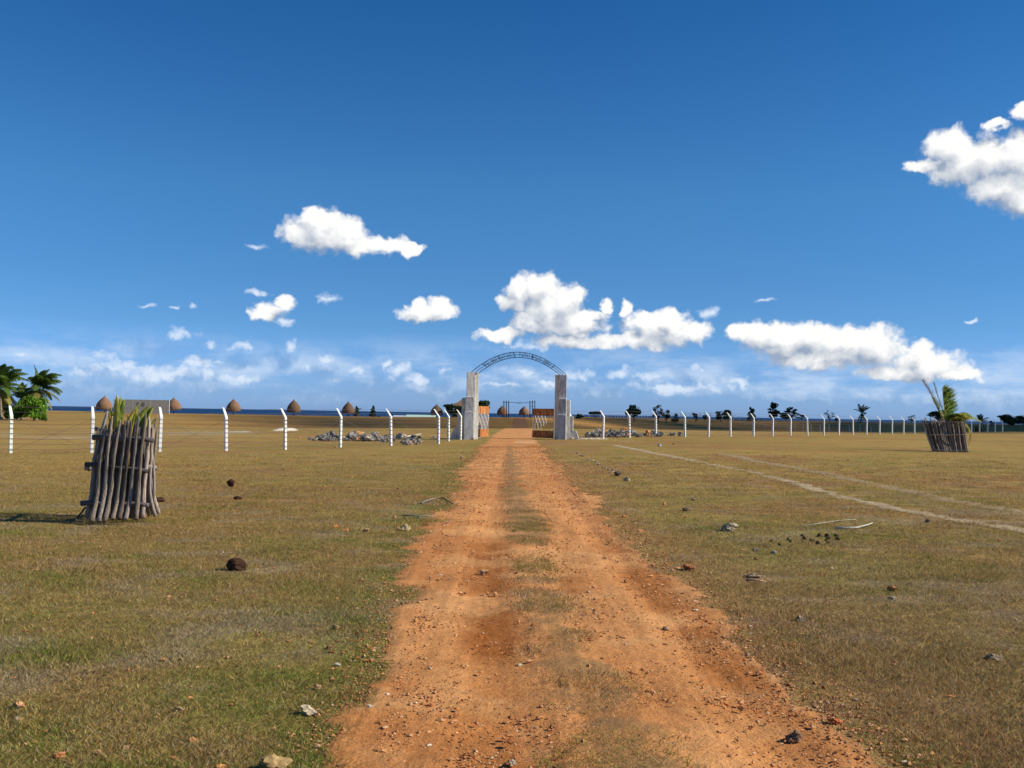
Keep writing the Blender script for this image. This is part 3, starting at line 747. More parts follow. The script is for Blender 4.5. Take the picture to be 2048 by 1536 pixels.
def heap(c0, c1, ya, yb, n_, label, group, peaks):
    cnt = 0
    while cnt < n_:
        px = rnd.uniform(c0, c1); k = max(math.exp(-((px-a)/w_)**2)*h_ for a, w_, h_ in peaks)
        if rnd.random() > k: continue
        f = rnd.random()
        Y = ya + (yb-ya)*f; q = P(px, 870, Y); ctr = 1-abs(f-.5)*2
        lay = max(0, rnd.uniform(-.3, .95)*k*ctr)*.42
        s_ = rnd.choice((.18, .24, .3, .36, .42, .55))*rnd.uniform(.8, 1.1)*(.7+.4*k)
        c = rnd.choice((GREYR, GREYR, GREYR, (.16, .15, .135), PALER if rnd.random() < .7 else ORNR))
        cw = 'pale tan' if c == PALER else 'orange' if c == ORNR else 'grey' if c == GREYR else 'dark grey'
        e3 = (c1-c0)/3; pw3 = 'left in' if px < c0+e3 else 'midway in' if px < c1-e3 else 'right in'
        sw = 'large' if s_ > .42 else 'small' if s_ < .27 else 'mid-sized'; lv = 'on top ' if lay > .22 else 'in front ' if f < .33 else ''
        rock('rock', (q.x, Y, gzs(q.x, Y)+lay), s_, c, f'{sw} {cw} rock {lv}{pw3} {label}', 'rock', group, 3, rg=1.0); cnt += 1
heap(618, 790, 59, 66, 150, 'the rock heap left of the gate', 'rocks heaped left of the gate', [(655, 28, .8), (708, 12, 1.0), (735, 30, .95), (785, 16, .5), (665, 14, .8)])
heap(1168, 1340, 70, 77, 140, 'the rock heap right of the gate', 'rocks heaped right of the gate', [(1195, 16, .8), (1228, 14, 1.0), (1250, 22, .9), (1300, 22, .45), (1315, 10, .6), (1270, 14, .6)])
heap(790, 845, 52, 56, 14, 'the scatter before the left pillar', 'rocks strewn before the left pillar', [(822, 14, .5), (835, 10, .5)])
heap(796, 880, 63, 67, 16, 'the scatter behind the left fence', 'rocks strewn behind the left fence', [(806, 9, .6), (830, 8, .4), (862, 9, .5)])
heap(1335, 1372, 74, 77, 10, 'the thin tail of the right heap', 'rocks at the end of the right heap', [(1350, 18, .3)])
# single rocks by the heaps and pillars
def onground(px, py): return ground_hit(px, py)
for (px, py, spx, c, lab) in [
 (768, 884, 12, (.25, .23, .2), 'dark grey rock in front of the left heap'), (777, 884, 9, TANR, 'tan rock touching the dark one before the left heap'),
 (1235, 875, 12, (.2, .18, .16), 'dark rock lying in front of the right heap'), (599, 877, 6, ORNR, 'orange rock alone left of the left heap'),
 (1109, 876, 8, (.62, .42, .28), 'pinkish rock at the foot of the right pillar'), (1129, 878, 6, BRNR, 'dark brown rock at the foot of the right pillar'),
 (1144, 879, 7, PALER, 'pale rock just right of the right pillar front'), (1182, 873, 8, (.66, .50, .33), 'cream rock on the pale slab right of the gate'),
 (945, 879, 6, (.3, .25, .22), 'brown rock below the left pillar'), (924, 877, 6, PALER, 'pale stone at the outer foot of the left pillar'),
 (1319, 893, 7, (.40, .40, .38), 'round grey stone alone in the grass beyond the footpath'), (1347, 889, 4, BRNR, 'tiny dark stone beside the round grey stone')]:
    q = onground(px, py); rock('stone', q, spx/FPX*q.y*1.15, c, lab, 'stone', sub=3)
# slab of pale rubble and a pale plank
def slab(name, px0, px1, py, depth, hgt, c, label, cat):
    a, b = onground(px0, py), onground(px1, py); V = []; K = 14
    for j in range(4):
        for i in range(K):
            x_ = a.x+(b.x-a.x)*i/(K-1); e = min(i, K-1-i, 3)/3*(1 if j in (1, 2) else .0)
            y_ = a.y + depth*(j/3-.3)*(.6+.4*min(i, K-1-i, 4)/4)+rnd.uniform(-.1, .1)*depth
            V.append((x_+rnd.uniform(-.05, .05), y_, gzs(x_, y_) - .02 + (hgt+.02)*e*rnd.uniform(.7, 1.2)))
    F_ = [(j*K+i, j*K+i+1, (j+1)*K+i+1, (j+1)*K+i) for j in range(3) for i in range(K-1)]
    cc = np.array([np.array(c)*rnd.uniform(.8, 1.1) for _ in V])
    o = mesh_np(name, V, F_, M_STONE, None, False, cc); tag(o, label, cat)
slab('mortar_slab', 1146, 1222, 878, 2.0, .07, (.48, .40, .30), 'pale low slab of spilled mortar at the right pillar', 'slab')
slab('sand_patch', 905, 968, 876, 1.2, .04, (.50, .44, .34), 'thin pale cement skirt in front of the left pillar', 'slab')
slab('sand_mound', 545, 592, 861, 5, .22, (.56, .5, .4), 'low white sand mound beyond the left fence', 'sand mound')
slab('sand_mound', 440, 510, 864, 4, .06, (.44, .38, .27), 'flat streak of white sand left of the white mound', 'sand mound')
def stick(name, pts, r0, r1, c, label, cat='stick', mat=None, seg=6):
    g_ = [onground(*q[:2])+Vector((0, 0, q[2])) for q in pts]; n_ = len(g_)
    mb = MB(); mb.col = c; mb.tube(g_, [r0+(r1-r0)*i/(n_-1) for i in range(n_)], seg, jit=.12)
    o = mb.build(name, mat or M_DRIFT, None, True); tag(o, label, cat)
stick('plank', [(803, 877, .08), (842, 873, .16)], .05, .05, (.5, .46, .36), 'pale plank lying on rocks left of the gate', 'plank')
stick('palm_rib', [(1671, 1058, .02), (1690, 1060, .03), (1715, 1060, .04), (1735, 1056, .05), (1745, 1053, .06)], .016, .007, (.56, .53, .46), 'curved bleached palm rib lying on green grass', 'palm rib')
stick('palm_rib', [(1605, 1054, .015), (1640, 1049, .02), (1680, 1043, .02), (1712, 1041, .02)], .009, .005, (.4, .37, .28), 'thin straight dry palm rib behind the curved one', 'palm rib')
stick('branch', [(842, 1008, .02), (865, 1003, .05), (885, 1002, .06), (907, 1010, .02)], .022, .01, (.22, .19, .16), 'thin grey branch lying at the left road edge', 'branch')
stick('branch', [(803, 1033, .02), (830, 1035, .03), (868, 1035, .02)], .012, .006, (.30, .27, .24), 'thin twig in the grass below the grey branch', 'branch')
stick('branch', [(1492, 1164, .02), (1510, 1166, .03), (1532, 1167, .02)], .012, .006, (.5, .3, .16), 'short tan stick beside the square pale stone', 'branch')

STONES = [  # px, base py, width px, colour, label
 (1377, 1141, 26, (.40, .17, .08), 'dark orange stone on the right road edge beside the grass'), (1503, 1155, 28, (.42, .33, .25), 'squarish pale brown stone in the grass right of the road'),
 (1458, 1062, 30, (.48, .42, .32), 'jagged cream and grey rock in the right grass'), (1549, 1107, 13, (.55, .5, .38), 'pointed pale stone standing in the right grass'),
 (1512, 1101, 15, GREYR, 'low grey stone just left of the pointed stone'), (1668, 1447, 26, (.46, .15, .06), 'red orange stone near the lower right of the road'),
 (1590, 1480, 36, (.27, .18, .13), 'dark split stone half buried in the lower road'), (1300, 1387, 20, (.50, .22, .09), 'orange stone on the right side of the median grass'),
 (1280, 1063, 12, ORNR, 'orange stone on the grass edge above the right track'), (1249, 1035, 10, ORNR, 'small orange stone by the right road edge halfway to the gate'),
 (1328, 1010, 9, (.6, .34, .15), 'bright orange stone among the right grass'), (1387, 1001, 9, (.6, .42, .3), 'pinkish stone farther in the right grass'),
 (1375, 1022, 18, (.22, .17, .12), 'flat dark stone in the right grass'), (1372, 1036, 9, ORNR, 'twin orange stone below the flat dark stone'),
 (1785, 1182, 20, (.50, .24, .10), 'flat orange stone beside a pale one in the right grass'), (1786, 1198, 18, (.62, .5, .36), 'flat pale stone below the flat orange one'),
 (1855, 1045, 13, (.14, .12, .12), 'black flat stone between the footpaths'), (1664, 1138, 8, WHTR, 'small white stone alone in the right grass'),
 (1642, 1149, 9, ORNR, 'small orange stone left of the white one'), (2008, 1204, 12, (.35, .2, .12), 'brown round stone near the right picture edge'),
 (1740, 1117+20, 7, TANR, 'tan chip in the middle of the right grass'), (1990, 1318, 34, (.33, .27, .2), 'crumbling hollow grey brown rock at the right edge'),
 (1600, 1242, 22, (.30, .26, .21), 'low grey rock in short brown grass'), (1580, 1291, 18, (.5, .22, .1), 'pair of orange stones by the tuft right of the road'),
 (1332, 1262, 18, (.55, .42, .26), 'pale flat stone in the right wheel track'), (1040, 1330, 11, (.62, .56, .42), 'whitish stone in the left wheel track'),
 (1175, 1375, 9, PALER, 'pale pebble at the left side of the median'), (1145, 1420, 13, (.52, .3, .15), 'brown orange stone low in the median'),
 (968, 1148, 20, (.60, .38, .2), 'flat pale stone set in the dark left wheel track'), (990, 1190, 12, (.6, .36, .18), 'second flat stone lower in the dark left wheel track'),
 (672, 1258, 17, (.42, .33, .17), 'yellow brown lumpy stone in the left grass'), (622, 1286, 11, ORNR, 'orange stone below the yellow brown lump'),
 (660, 1298, 16, (.22, .13, .08), 'dark brown stone left of the road'), (327, 1322, 12, (.60, .33, .14), 'bright orange stone in the middle of the left grass'),
 (361, 1320, 9, (.5, .3, .16), 'dull orange stone right of the bright orange one'), (557, 1335, 9, (.6, .36, .22), 'small orange stone left of a white flake'),
 (675, 1332, 12, WHTR, 'white flake stone near the left road edge'), (38, 1417, 26, (.56, .33, .17), 'flat orange stone at the left picture edge'),
 (36, 1439, 16, (.66, .62, .5), 'whitish stone under the flat orange one'), (355, 1424, 20, (.42, .30, .18), 'brown pitted stone in the lower left grass'),
 (612, 1429, 36, (.58, .50, .36), 'large pale flat stone by the lower left road edge'), (634, 1379, 18, (.45, .3, .16), 'brown arched stone above the large pale stone'),
 (385, 1483, 18, (.62, .34, .16), 'round orange stone low in the left grass'), (120, 1515, 22, (.52, .24, .1), 'orange block stone near the lower left corner'),
 (197, 1509, 18, (.45, .26, .13), 'brown stone right of the corner block stone'), (250, 1502, 20, (.42, .28, .15), 'brown knobbly stone at the bottom left'),
 (347, 1515, 12, ORNR, 'small orange stone above the bottom edge on the left'), (545, 1541, 60, (.46, .33, .16), 'large ochre rock cut by the bottom picture edge'),
 (440, 1538, 20, (.55, .28, .12), 'orange rock at the bottom edge beside the ochre one'), (337, 1197, 12, (.6, .36, .2), 'thin orange stone in the left grass below the dung'),
 (495, 1222, 7, (.66, .45, .3), 'pale orange chip in the left grass'), (813, 1061, 22, (.50, .40, .24), 'pale lumpy stone at the left road edge'),
 (797, 1059, 9, (.58, .38, .2), 'small tan stone touching the lumpy road edge stone'), (733, 1063, 14, (.5, .33, .18), 'yellow orange stone in the grass toward the road'),
 (692, 1062, 12, ORNR, 'orange cube stone in the left grass'), (671, 1055, 11, (.64, .26, .1), 'red orange stone left of the orange cube stone'),
 (789, 1037, 10, (.58, .32, .2), 'pink orange stone above the road edge stones'), (796, 978, 8, (.6, .4, .2), 'bright tan stone in the far left grass'),
 (656, 1114, 9, (.6, .34, .17), 'orange stone alone between dung and road'), (841, 1107, 9, (.55, .3, .15), 'orange stone where the grass meets the road'),
 (840, 1037, 12, (.34, .27, .19), 'brown stone among twigs at the left road edge'), (653, 1018, 9, (.6, .4, .25), 'orange chips in the middle left grass'),
 (743, 1322, 14, (.56, .5, .4), 'pale stone on the left road shoulder'), (775, 1393, 12, WHTR, 'white stone on the left road shoulder'),
 (784, 1408, 13, (.68, .62, .5), 'cream stone just under the white shoulder stone'), (742, 1418, 14, (.72, .7, .64), 'white lump at the edge of grass and road'),
 (1022, 1528, 24, (.50, .44, .36), 'whitish pitted rock at the bottom of the road'), (1235, 952, 22, (.22, .16, .12), 'dark weathered stone at the end of the kerb line'),
 (1253, 962, 16, (.42, .36, .27), 'pale striped stone next to the dark kerb stone'), (1712, 1461-60, 12, PALER, 'pale stone lying right of the right wheel track'),
 (672, 895+0, 6, PALER, 'tiny pale stone in front of the left fence'), (923, 916, 9, (.5, .4, .28), 'tan stone on the verge close to the gate')]
for (px, py, spx, c, lab) in STONES:
    c = (c[0], c[1]*.93, c[2]*.8); q = ground_hit(px, py); s_ = spx/FPX*q.y*1.12
    kk = .95 if c[0] > 1.7*c[1] else .72; c = tuple(k*kk for k in c); rock('stone', q, s_*1.0, c, lab, 'stone', sub=3, sink=.06, sc=(1, 1, .75), rg=.8)
# kerb line of small pale stones
for i in range(22):
    t = i/21; px = 1148+(1228-1148)*t+rnd.uniform(-3, 3); py = 905+(943-905)*t+rnd.uniform(-2, 2)
    q = ground_hit(px, py); rock('stone', q, rnd.uniform(.06, .14), rnd.choice(((.4, .33, .24), (.34, .26, .16), GREYR)), 'small pale stone in the kerb line right of the road', 'stone', 'stones in the kerb line', sink=.1)
# dung
def dung(px, py, wpx, hpx, label, seed):
    q = ground_hit(px, py); V, F_ = rock_mesh(seed, 4, .9, .25); wd = wpx/FPX*q.y
    lump = .05*np.sin(V[:, 2]*22+V[:, 0]*5); V[:, :2] *= (1+lump)[:, None]
    V[:, 0] *= wd; V[:, 1] *= wd; V[:, 2] *= hpx/FPX*q.y/(V[:, 2].max()); V += np.array(q)
    n_ = fbm(V[:, 0]*20, V[:, 2]*30, 1, 3, seed)
    o = mesh_np('dung', V, F_, M_DUNG, None, True, np.array((.06, .03, .018))[None]*(.5+1.0*n_)[:, None]); tag(o, label, 'dung')
dung(475, 1140, 40, 24, 'large round dark brown dung lump in the left grass', 3)
dung(462, 974, 18, 16, 'dark pointed dung pile far in the left grass', 5)
dung(475, 999, 18, 7, 'flat dark dung below the pointed pile', 8)
dung(318, 1004, 22, 10, 'dark dung mound right behind the left stake guard', 9)
for i in range(15):
    px = 1528+rnd.uniform(0, 150); py = 1072+rnd.uniform(0, 20)
    rock('dropping', ground_hit(px, py), rnd.uniform(.05, .09), (.07, .05, .03), 'small dark dropping in the scatter on the right grass', 'dropping', 'droppings on the right grass', mat=M_DUNG)

# ------------------------------------------------------------------ palms and fronds
def frond(mb, pts, wid, c_leaf, c_rib, wind=(0.5, 0, 0), droop=.5, n_=26, rr_=.02, tipc=None, sides=(1, -1), lw_=.03, jit=.15, seg=1):
    """rachis along pts with thin leaflets; everything goes in mb"""
    pts = [Vector(q) for q in pts]
    # resample with catmull
    sm = []
    for i in range(len(pts)-1):
        p0, p1, p2, p3 = pts[max(i-1, 0)], pts[i], pts[i+1], pts[min(i+2, len(pts)-1)]
        for k in range(6):
            t = k/6; sm.append(.5*((2*p1)+(p2-p0)*t+(2*p0-5*p1+4*p2-p3)*t*t+(3*p1-p0-3*p2+p3)*t**3))
    sm.append(pts[-1]); N_ = len(sm)
    mb.col = c_rib; mb.tube(sm, [rr_*(1-.85*i/(N_-1)) for i in range(N_)], 5)
    wv = Vector(wind); V = []; T = []; C = []; Q = []
    for k in range(n_):
        f = .12+.88*k/(n_-1); idx = min(int(f*(N_-1)), N_-2); q = sm[idx].lerp(sm[idx+1], f*(N_-1)-idx)
        t = (sm[min(idx+1, N_-1)]-sm[max(idx-1, 0)]).normalized()
        sd = t.cross(Vector((0, 0, 1)))
        if sd.length < .2: sd = t.cross(Vector((0, 1, 0)))
        sd.normalize()
        L = wid*(math.sin(math.pi*min(f*.9+.12, 1))**.6)*rnd.uniform(1-jit, 1+jit)
        for s_ in sides:
            d = (sd*s_*.85 + t*.55 + wv*rnd.uniform(.7, 1.3) + Vector((0, 0, -droop*.3))).normalized()
            e1 = q + d*L*.5; d2 = (d + wv*.5 + Vector((0, 0, -droop))).normalized(); e2 = e1 + d2*L*.5
            wd = t*lw_*.5
            b = len(V); V += [tuple(q-wd), tuple(q+wd), tuple(e1+wd*.9), tuple(e1-wd*.9), tuple(e2)]
            Q.append((b, b+1, b+2, b+3)); T.append((b+3, b+2, b+4))
            cc = np.array(c_leaf)*rnd.uniform(.7, 1.3)
            if tipc is not None and f > .85: cc = np.array(tipc)
            C += [cc]*5
    n0 = mb.n; mb.add(V, Q, T); mb.C[-1] = np.array(C)
def palm(name, base, crownpt, R_, nf, label, wind, trunk_r=.17, cl=(.055, .10, .02), cy=(.25, .24, .045), seed=1, droop=.75, group=None, up=.5, lw=.07, nl=30):
    rs = random.Random(seed); o = empty(name, base); tag(o, label, 'palm', group)
    base = Vector(base); cp = Vector(crownpt)
    mb = MB(); mb.col = (.22, .18, .13)
    n_ = 9; mb.tube([base.lerp(cp, i/n_)+Vector((math.sin(i*.5)*.06*wind[0], 0, 0)) for i in range(-1, n_+1)], [trunk_r*(1.5 if i < 1 else 1.05-.35*i/n_) for i in range(-1, n_+1)], 8, jit=.1)
    mb.build('trunk', M_TIMB, o, True)
    for k in range(nf):
        a = 2*math.pi*k/nf+rs.uniform(-.3, .3); e = rs.uniform(-.75, 1.25)*up*2
        if k % 4 == 0: e = rs.uniform(1.0, 1.4)
        L = R_*rs.uniform(.8, 1.1); d = Vector((math.cos(a)*math.cos(e), math.sin(a)*math.cos(e), math.sin(e)))
        wv = Vector(wind); pts = [cp]; v = d.copy()
        for j in range(5):
            v = (v + Vector((0, 0, -.22-.16*j))*droop*.6 + wv*.22).normalized(); pts.append(pts[-1]+v*L/5)
        mb = MB(); low = e < -.1
        col = tuple(np.array(cl)*(1-.0)*rs.uniform(.8, 1.2)) if not low else tuple(np.array(cy)*rs.uniform(.8, 1.1))
        frond(mb, pts, L*.32, col, (.20, .17, .05), wind=tuple(wv*.55), droop=.9, n_=nl, rr_=.035, lw_=lw)
        mb.build('frond', M_FROND, o)
    return o

# ------------------------------------------------------------------ stake guards
def c3(cx, cy, Y): return P(100+cx/5.486, 770+cy/5.486, Y)
gl = ground_hit(240, 1034); LY = 14.6
guard = empty('stake_guard', (P(243, 1030, LY+.4).x, LY+.4, gzs(P(243, 1030, LY+.4).x, LY+.4)))
tag(guard, 'near stake guard of grey weathered wood round a young palm, left of the road', 'tree guard')
def stake(par, pts, rads, c, flat=.6, seg=8):
    mb = MB(); mb.col = tuple(k*.80 for k in c); rads = [k*.84 for k in rads]
    P_ = [Vector(q) for q in pts]; sm = []; rs_ = []
    for i in range(len(P_)-1):
        for k in range(4):
            t = k/4; p0, p1, p2, p3 = P_[max(i-1, 0)], P_[i], P_[i+1], P_[min(i+2, len(P_)-1)]
            sm.append(.5*((2*p1)+(p2-p0)*t+(2*p0-5*p1+4*p2-p3)*t*t+(3*p1-p0-3*p2+p3)*t**3)); rs_.append(rads[i]+(rads[i+1]-rads[i])*t)
    sm.append(P_[-1]); rs_.append(rads[-1])
    rs_ = [k*rnd.uniform(.86, 1.12) for k in rs_]; rs_[-1] *= .35; rs_[-2] *= .8
    mb.tube(sm, rs_, seg, flat=flat, jit=.13); return mb.build('stake', M_DRIFT, par, True)
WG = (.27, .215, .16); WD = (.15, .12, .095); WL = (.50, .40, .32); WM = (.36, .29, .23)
FS = [([(455,1495),(520,1200),(545,850),(590,620),(615,440)], WG), ([(535,1495),(600,1180),(630,760),(660,500),(685,340)], WM), ([(600,1498),(668,1170),(700,800),(740,560),(772,375)], WG),
 ([(685,1470),(735,1260),(785,850),(815,650),(832,470)], WG), ([(760,1465),(800,1250),(845,820),(872,600),(888,385)], WD), ([(828,1475),(876,1240),(920,820),(950,560),(975,335)], WM),
 ([(945,1475),(970,1150),(995,780),(1030,500),(1052,300)], WG)]
for pts, c in FS:
    n_ = len(pts); q = [c3(x_, y_, LY-(.30 if i == 0 else .09-.012*i)) for i, (x_, y_) in enumerate(pts)]
    stake(guard, q, [.045, .040, .028, .028, .024], tuple(np.array(c)*rnd.uniform(.9, 1.15)), flat=.55)
for i, (x_, xt) in enumerate([(500,570),(570,640),(640,720),(710,760),(790,830),(860,915),(915,960),(985,1010),(740,800),(660,700),(880,940)]):   # inner planks, coloured dark for the shade between the stakes
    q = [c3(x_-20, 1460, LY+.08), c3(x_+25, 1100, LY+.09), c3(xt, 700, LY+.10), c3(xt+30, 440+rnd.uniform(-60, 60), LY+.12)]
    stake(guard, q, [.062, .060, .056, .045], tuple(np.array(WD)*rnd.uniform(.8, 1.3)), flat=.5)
for pts, c, r_ in [([(1018,1455),(1030,1150),(1065,780),(1078,600),(1088,350)], WL, .038), ([(400,1455),(455,1200),(490,820),(560,540),(635,285)], (.36, .33, .29), .036),
    ([(1150,1445),(1085,1260),(1070,1000),(1110,620),(1180,330)], WM, .018), ([(1195,1415),(1130,1180),(1100,800),(1095,600),(1090,480)], WL, .03),
    ([(1085,1440),(1062,1260),(1075,900),(1090,650),(1120,450)], WM, .025), ([(1165,1420),(1140,1250),(1140,1000),(1115,700),(1110,500)], WM, .03)]:
    dY = .05 if c == WL and r_ > .035 else .25
    if pts[0][0] < 500: dY = .12
    stake(guard, [c3(x_, y_, LY+dY) for x_, y_ in pts], [r_*1.15, r_, r_, r_*.9, r_*.7], c, flat=.8)
for k in range(9):      # right flank
    Y = LY+.15+k*.09; x0 = 1150+rnd.uniform(-25, 45)
    stake(guard, [c3(x0, 1440-k*9, Y), c3(x0-60, 1180, Y), c3(x0-50, 800, Y), c3(x0-30+k*2, 420+rnd.uniform(-60, 80), Y)], [.032, .027, .026, .02], tuple(np.array(WM)*rnd.uniform(.8, 1.4)), .8)
for k in range(8):      # left flank
    Y = LY+.2+k*.1; x0 = 425+rnd.uniform(-15, 25)
    stake(guard, [c3(x0, 1440-k*8, Y), c3(x0+60, 1100, Y), c3(x0+95, 700, Y), c3(x0+130+rnd.uniform(-30, 20), 480+rnd.uniform(-80, 60), Y)], [.032, .028, .026, .02], tuple(np.array(WD)*rnd.uniform(.8, 1.5)), .8)
for k in range(11):     # back
    x0 = 460+k*60; stake(guard, [c3(x0, 1400, LY+1.0), c3(x0+40, 1000, LY+.95), c3(x0+70, 430+rnd.uniform(-60, 60), LY+.92)], [.034, .03, .025], tuple(np.array(WG)*rnd.uniform(.8, 1.4)), .6)
mb = MB(); mb.col = WD; mb.tube([c3(280, 1478, LY+.05), c3(345, 1400, LY+.2), c3(410, 1310, LY+.3)], .013, 6); mb.build('prop_stick', M_DRIFT, guard, True)
def rail(par, a, b, r_, c):
    mb = MB(); mb.col = c; n_ = 9; mb.tube([a.lerp(b, i/n_)+Vector((0, 0, .012*math.sin(i*1.1))) for i in range(n_+1)], [r_*(1.05-.2*i/n_) for i in range(n_+1)], 9, jit=.06)
    mb.build('cross_rail', M_DRIFT, par, True)
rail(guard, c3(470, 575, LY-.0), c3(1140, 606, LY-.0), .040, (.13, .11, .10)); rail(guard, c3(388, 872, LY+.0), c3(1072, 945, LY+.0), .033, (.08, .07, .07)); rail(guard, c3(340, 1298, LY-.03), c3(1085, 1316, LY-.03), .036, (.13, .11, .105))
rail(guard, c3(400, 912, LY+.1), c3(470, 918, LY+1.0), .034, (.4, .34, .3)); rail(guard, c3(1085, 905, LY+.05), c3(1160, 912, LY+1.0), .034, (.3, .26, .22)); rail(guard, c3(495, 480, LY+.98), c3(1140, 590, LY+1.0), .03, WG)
# young palm inside
kp = guard.location
sap = empty('young_palm', (kp.x+.02, kp.y, kp.z)); tag(sap, 'young palm with broad green and yellow blades poking out of the near stake guard', 'palm')
mb = MB(); mb.col = (.2, .17, .07); mb.tube([kp+Vector((0, 0, -.1)), kp+Vector((0, 0, .5)), kp+Vector((.02, 0, 1.0))], [.06, .05, .035], 8); mb.build('stem', M_TIMB, sap, True)
def blade(par, pts, wd, c, seg=5):
    P_ = [Vector(q) for q in pts]; n_ = 8; V = []; out = []
    for i in range(n_+1):
        t = i/n_; a = (1-t)**2; b = 2*t*(1-t); d = t*t; q = P_[0]*a+P_[1]*b+P_[2]*d
        tg = (P_[1]-P_[0])*(1-t)+(P_[2]-P_[1])*t; s_ = tg.cross(Vector((rnd.uniform(-.1, .1), 1, 0))).normalized()
        ww = wd*(math.sin(math.pi*min(.15+t*.85, .97))**.7)*.5
        V += [tuple(q-s_*ww), tuple(q+Vector((0, -.012, 0))), tuple(q+s_*ww)]
    Q = [(i*3+k, i*3+k+1, (i+1)*3+k+1, (i+1)*3+k) for i in range(n_) for k in range(2)]
    mb = MB(); cc = np.array(c); mb.add(V, Q, c=c)
    cs2 = np.array([cc*rnd.uniform(.75, 1.2)*(1-.25*(k == 1)) for i in range(n_+1) for k in range(3)]); mb.C[-1] = cs2
    mb.build('blade', M_FROND, par)
GR = (.30, .42, .045); YG = (.62, .58, .08); OR_ = (.50, .30, .05); DG = (.07, .13, .02)
for (a, b, c_, wd, col_) in [
 ((735,560),(735,300),(735,112),.10,YG), ((745,540),(770,300),(815,160),.09,GR), ((740,560),(715,330),(712,190),.07,GR), ((745,520),(760,320),(775,130),.07,YG), ((760,500),(790,300),(800,150),.06,GR),
 ((720,560),(670,420),(640,300),.06,OR_), ((725,570),(690,420),(670,265),.05,YG), ((720,520),(680,360),(660,250),.06,GR), ((900,620),(960,360),(1140,240),.10,GR), ((900,600),(930,380),(1090,225),.10,YG), ((880,640),(940,430),(1060,290),.12,GR),
 ((900,640),(990,430),(1110,260),.08,DG), ((870,650),(900,450),(960,250),.07,YG), ((760,650),(820,430),(1000,200),.03,YG), ((740,680),(800,450),(940,250),.045,OR_), ((760,640),(840,420),(990,190),.02,YG), ((780,560),(850,400),(930,290),.05,OR_),
 ((1060,560),(1100,430),(1180,360),.06,GR), ((1080,540),(1110,420),(1170,380),.04,YG), ((740,760),(750,640),(735,480),.07,DG), ((650,760),(640,620),(655,480),.05,GR), ((900,760),(880,600),(860,500),.07,DG), ((740,900),(735,800),(760,700),.04,OR_), ((860,920),(850,800),(880,700),.03,OR_),
 ((840,560),(870,420),(850,330),.05,GR), ((1000,560),(1080,330),(1130,250),.06,YG)]:
    Y = LY+.5+rnd.uniform(-.15, .15); blade(sap, [c3(*a, Y), c3(*b, Y+rnd.uniform(-.1, .1)), c3(*c_, Y+rnd.uniform(-.15, .15))], wd, tuple(np.array(col_)*rnd.uniform(.85, 1.15)))

# right stake guard
def c4(cx, cy, Y): return P(1780+cx/7.642, 740+cy/7.642, Y)
q0 = ground_hit(1897, 904); RYD = q0.y
gr = empty('stake_guard', (q0.x, q0.y+.5, gzs(q0.x, q0.y+.5))); tag(gr, 'far stake guard leaning left round a tall frond, on the right of the plain', 'tree guard')
for k in range(24):
    t = k/23; xb = 665+520*t+rnd.uniform(-8, 8); xt = 505+615*t+rnd.uniform(-25, 25); yt = 745+rnd.uniform(-35, 40)+15*t; Y = RYD+rnd.uniform(0, .1)
    bul = 25*math.sin(math.pi*t)
    stake(gr, [c4(xb, 1268+rnd.uniform(-12, 10)-12*t, Y-.08), c4(xb+(xt-xb)*.35-bul*.2, 1090, Y), c4(xb+(xt-xb)*.7, 900, Y), c4(xt, yt, Y+.05)], [.050, .046, .046, .036], tuple(np.array(rnd.choice((WG, WM, WD, WG)))*rnd.uniform(.75, 1.2)), .7, 6)
for k in range(20):
    t = k/19; xb = 690+480*t; xt = 560+560*t; Y = RYD+.9+rnd.uniform(0, .1)
    stake(gr, [c4(xb, 1240, Y), c4((xb+xt)/2, 990, Y), c4(xt, 780+rnd.uniform(-40, 40), Y)], [.062, .062, .05], tuple(np.array(WD)*rnd.uniform(.75, 1.2)), .7, 6)
for k in range(9):
    for (xb, xt) in ((668, 520), (1185, 1135)):
        Y = RYD+.1+k*.09; stake(gr, [c4(xb, 1258-k*2, Y), c4((xb+xt)/2, 1000, Y), c4(xt, 770+rnd.uniform(-40, 30), Y)], [.034, .03, .024], tuple(np.array(WD)*rnd.uniform(.75, 1.2)), .7, 6)
rail(gr, c4(570, 995, RYD-.06), c4(1172, 992, RYD-.06), .022, (.18, .15, .13)); rail(gr, c4(642, 1225, RYD-.12), c4(1225, 1240, RYD-.12), .022, (.15, .13, .12)); rail(gr, c4(560, 790, RYD-.04), c4(1130, 800, RYD-.04), .022, (.2, .17, .15))
sp = empty('young_palm', (q0.x, q0.y+.5, gzs(q0.x, q0.y+.5))); tag(sp, 'young palm with one tall green frond and a dead one in the far stake guard', 'palm')
mb = MB(); mb.col = (.25, .19, .08); b0 = sp.location; mb.tube([b0+Vector((0, 0, -.1)), b0+Vector((0, 0, .7)), c4(870, 760, RYD+.5)], [.09, .08, .06], 8); mb.build('stem', M_TIMB, sp, True)
def fr4(pts, wid, cl, cr, **k):
    mb = MB(); frond(mb, [c4(x_, y_, RYD+.5+dy) for x_, y_, dy in pts], wid, cl, cr, **k); mb.build('frond', M_FROND, sp)
fr4([(870,850,0),(835,600,0),(812,420,0),(800,285,0)], .80, (.40, .50, .07), (.75, .65, .12), wind=(1.3, 0, 0.1), droop=.15, n_=60, tipc=(.85, .82, .7), sides=(1, 1), lw_=.06, rr_=.03)
fr4([(860,850,0),(760,640,.1),(650,400,.1),(560,250,.1),(490,140,.1)], .42, (.16, .07, .035), (.40, .16, .05), wind=(-.1, 0, .3), droop=.1, n_=44, lw_=.03, rr_=.025, jit=.5)
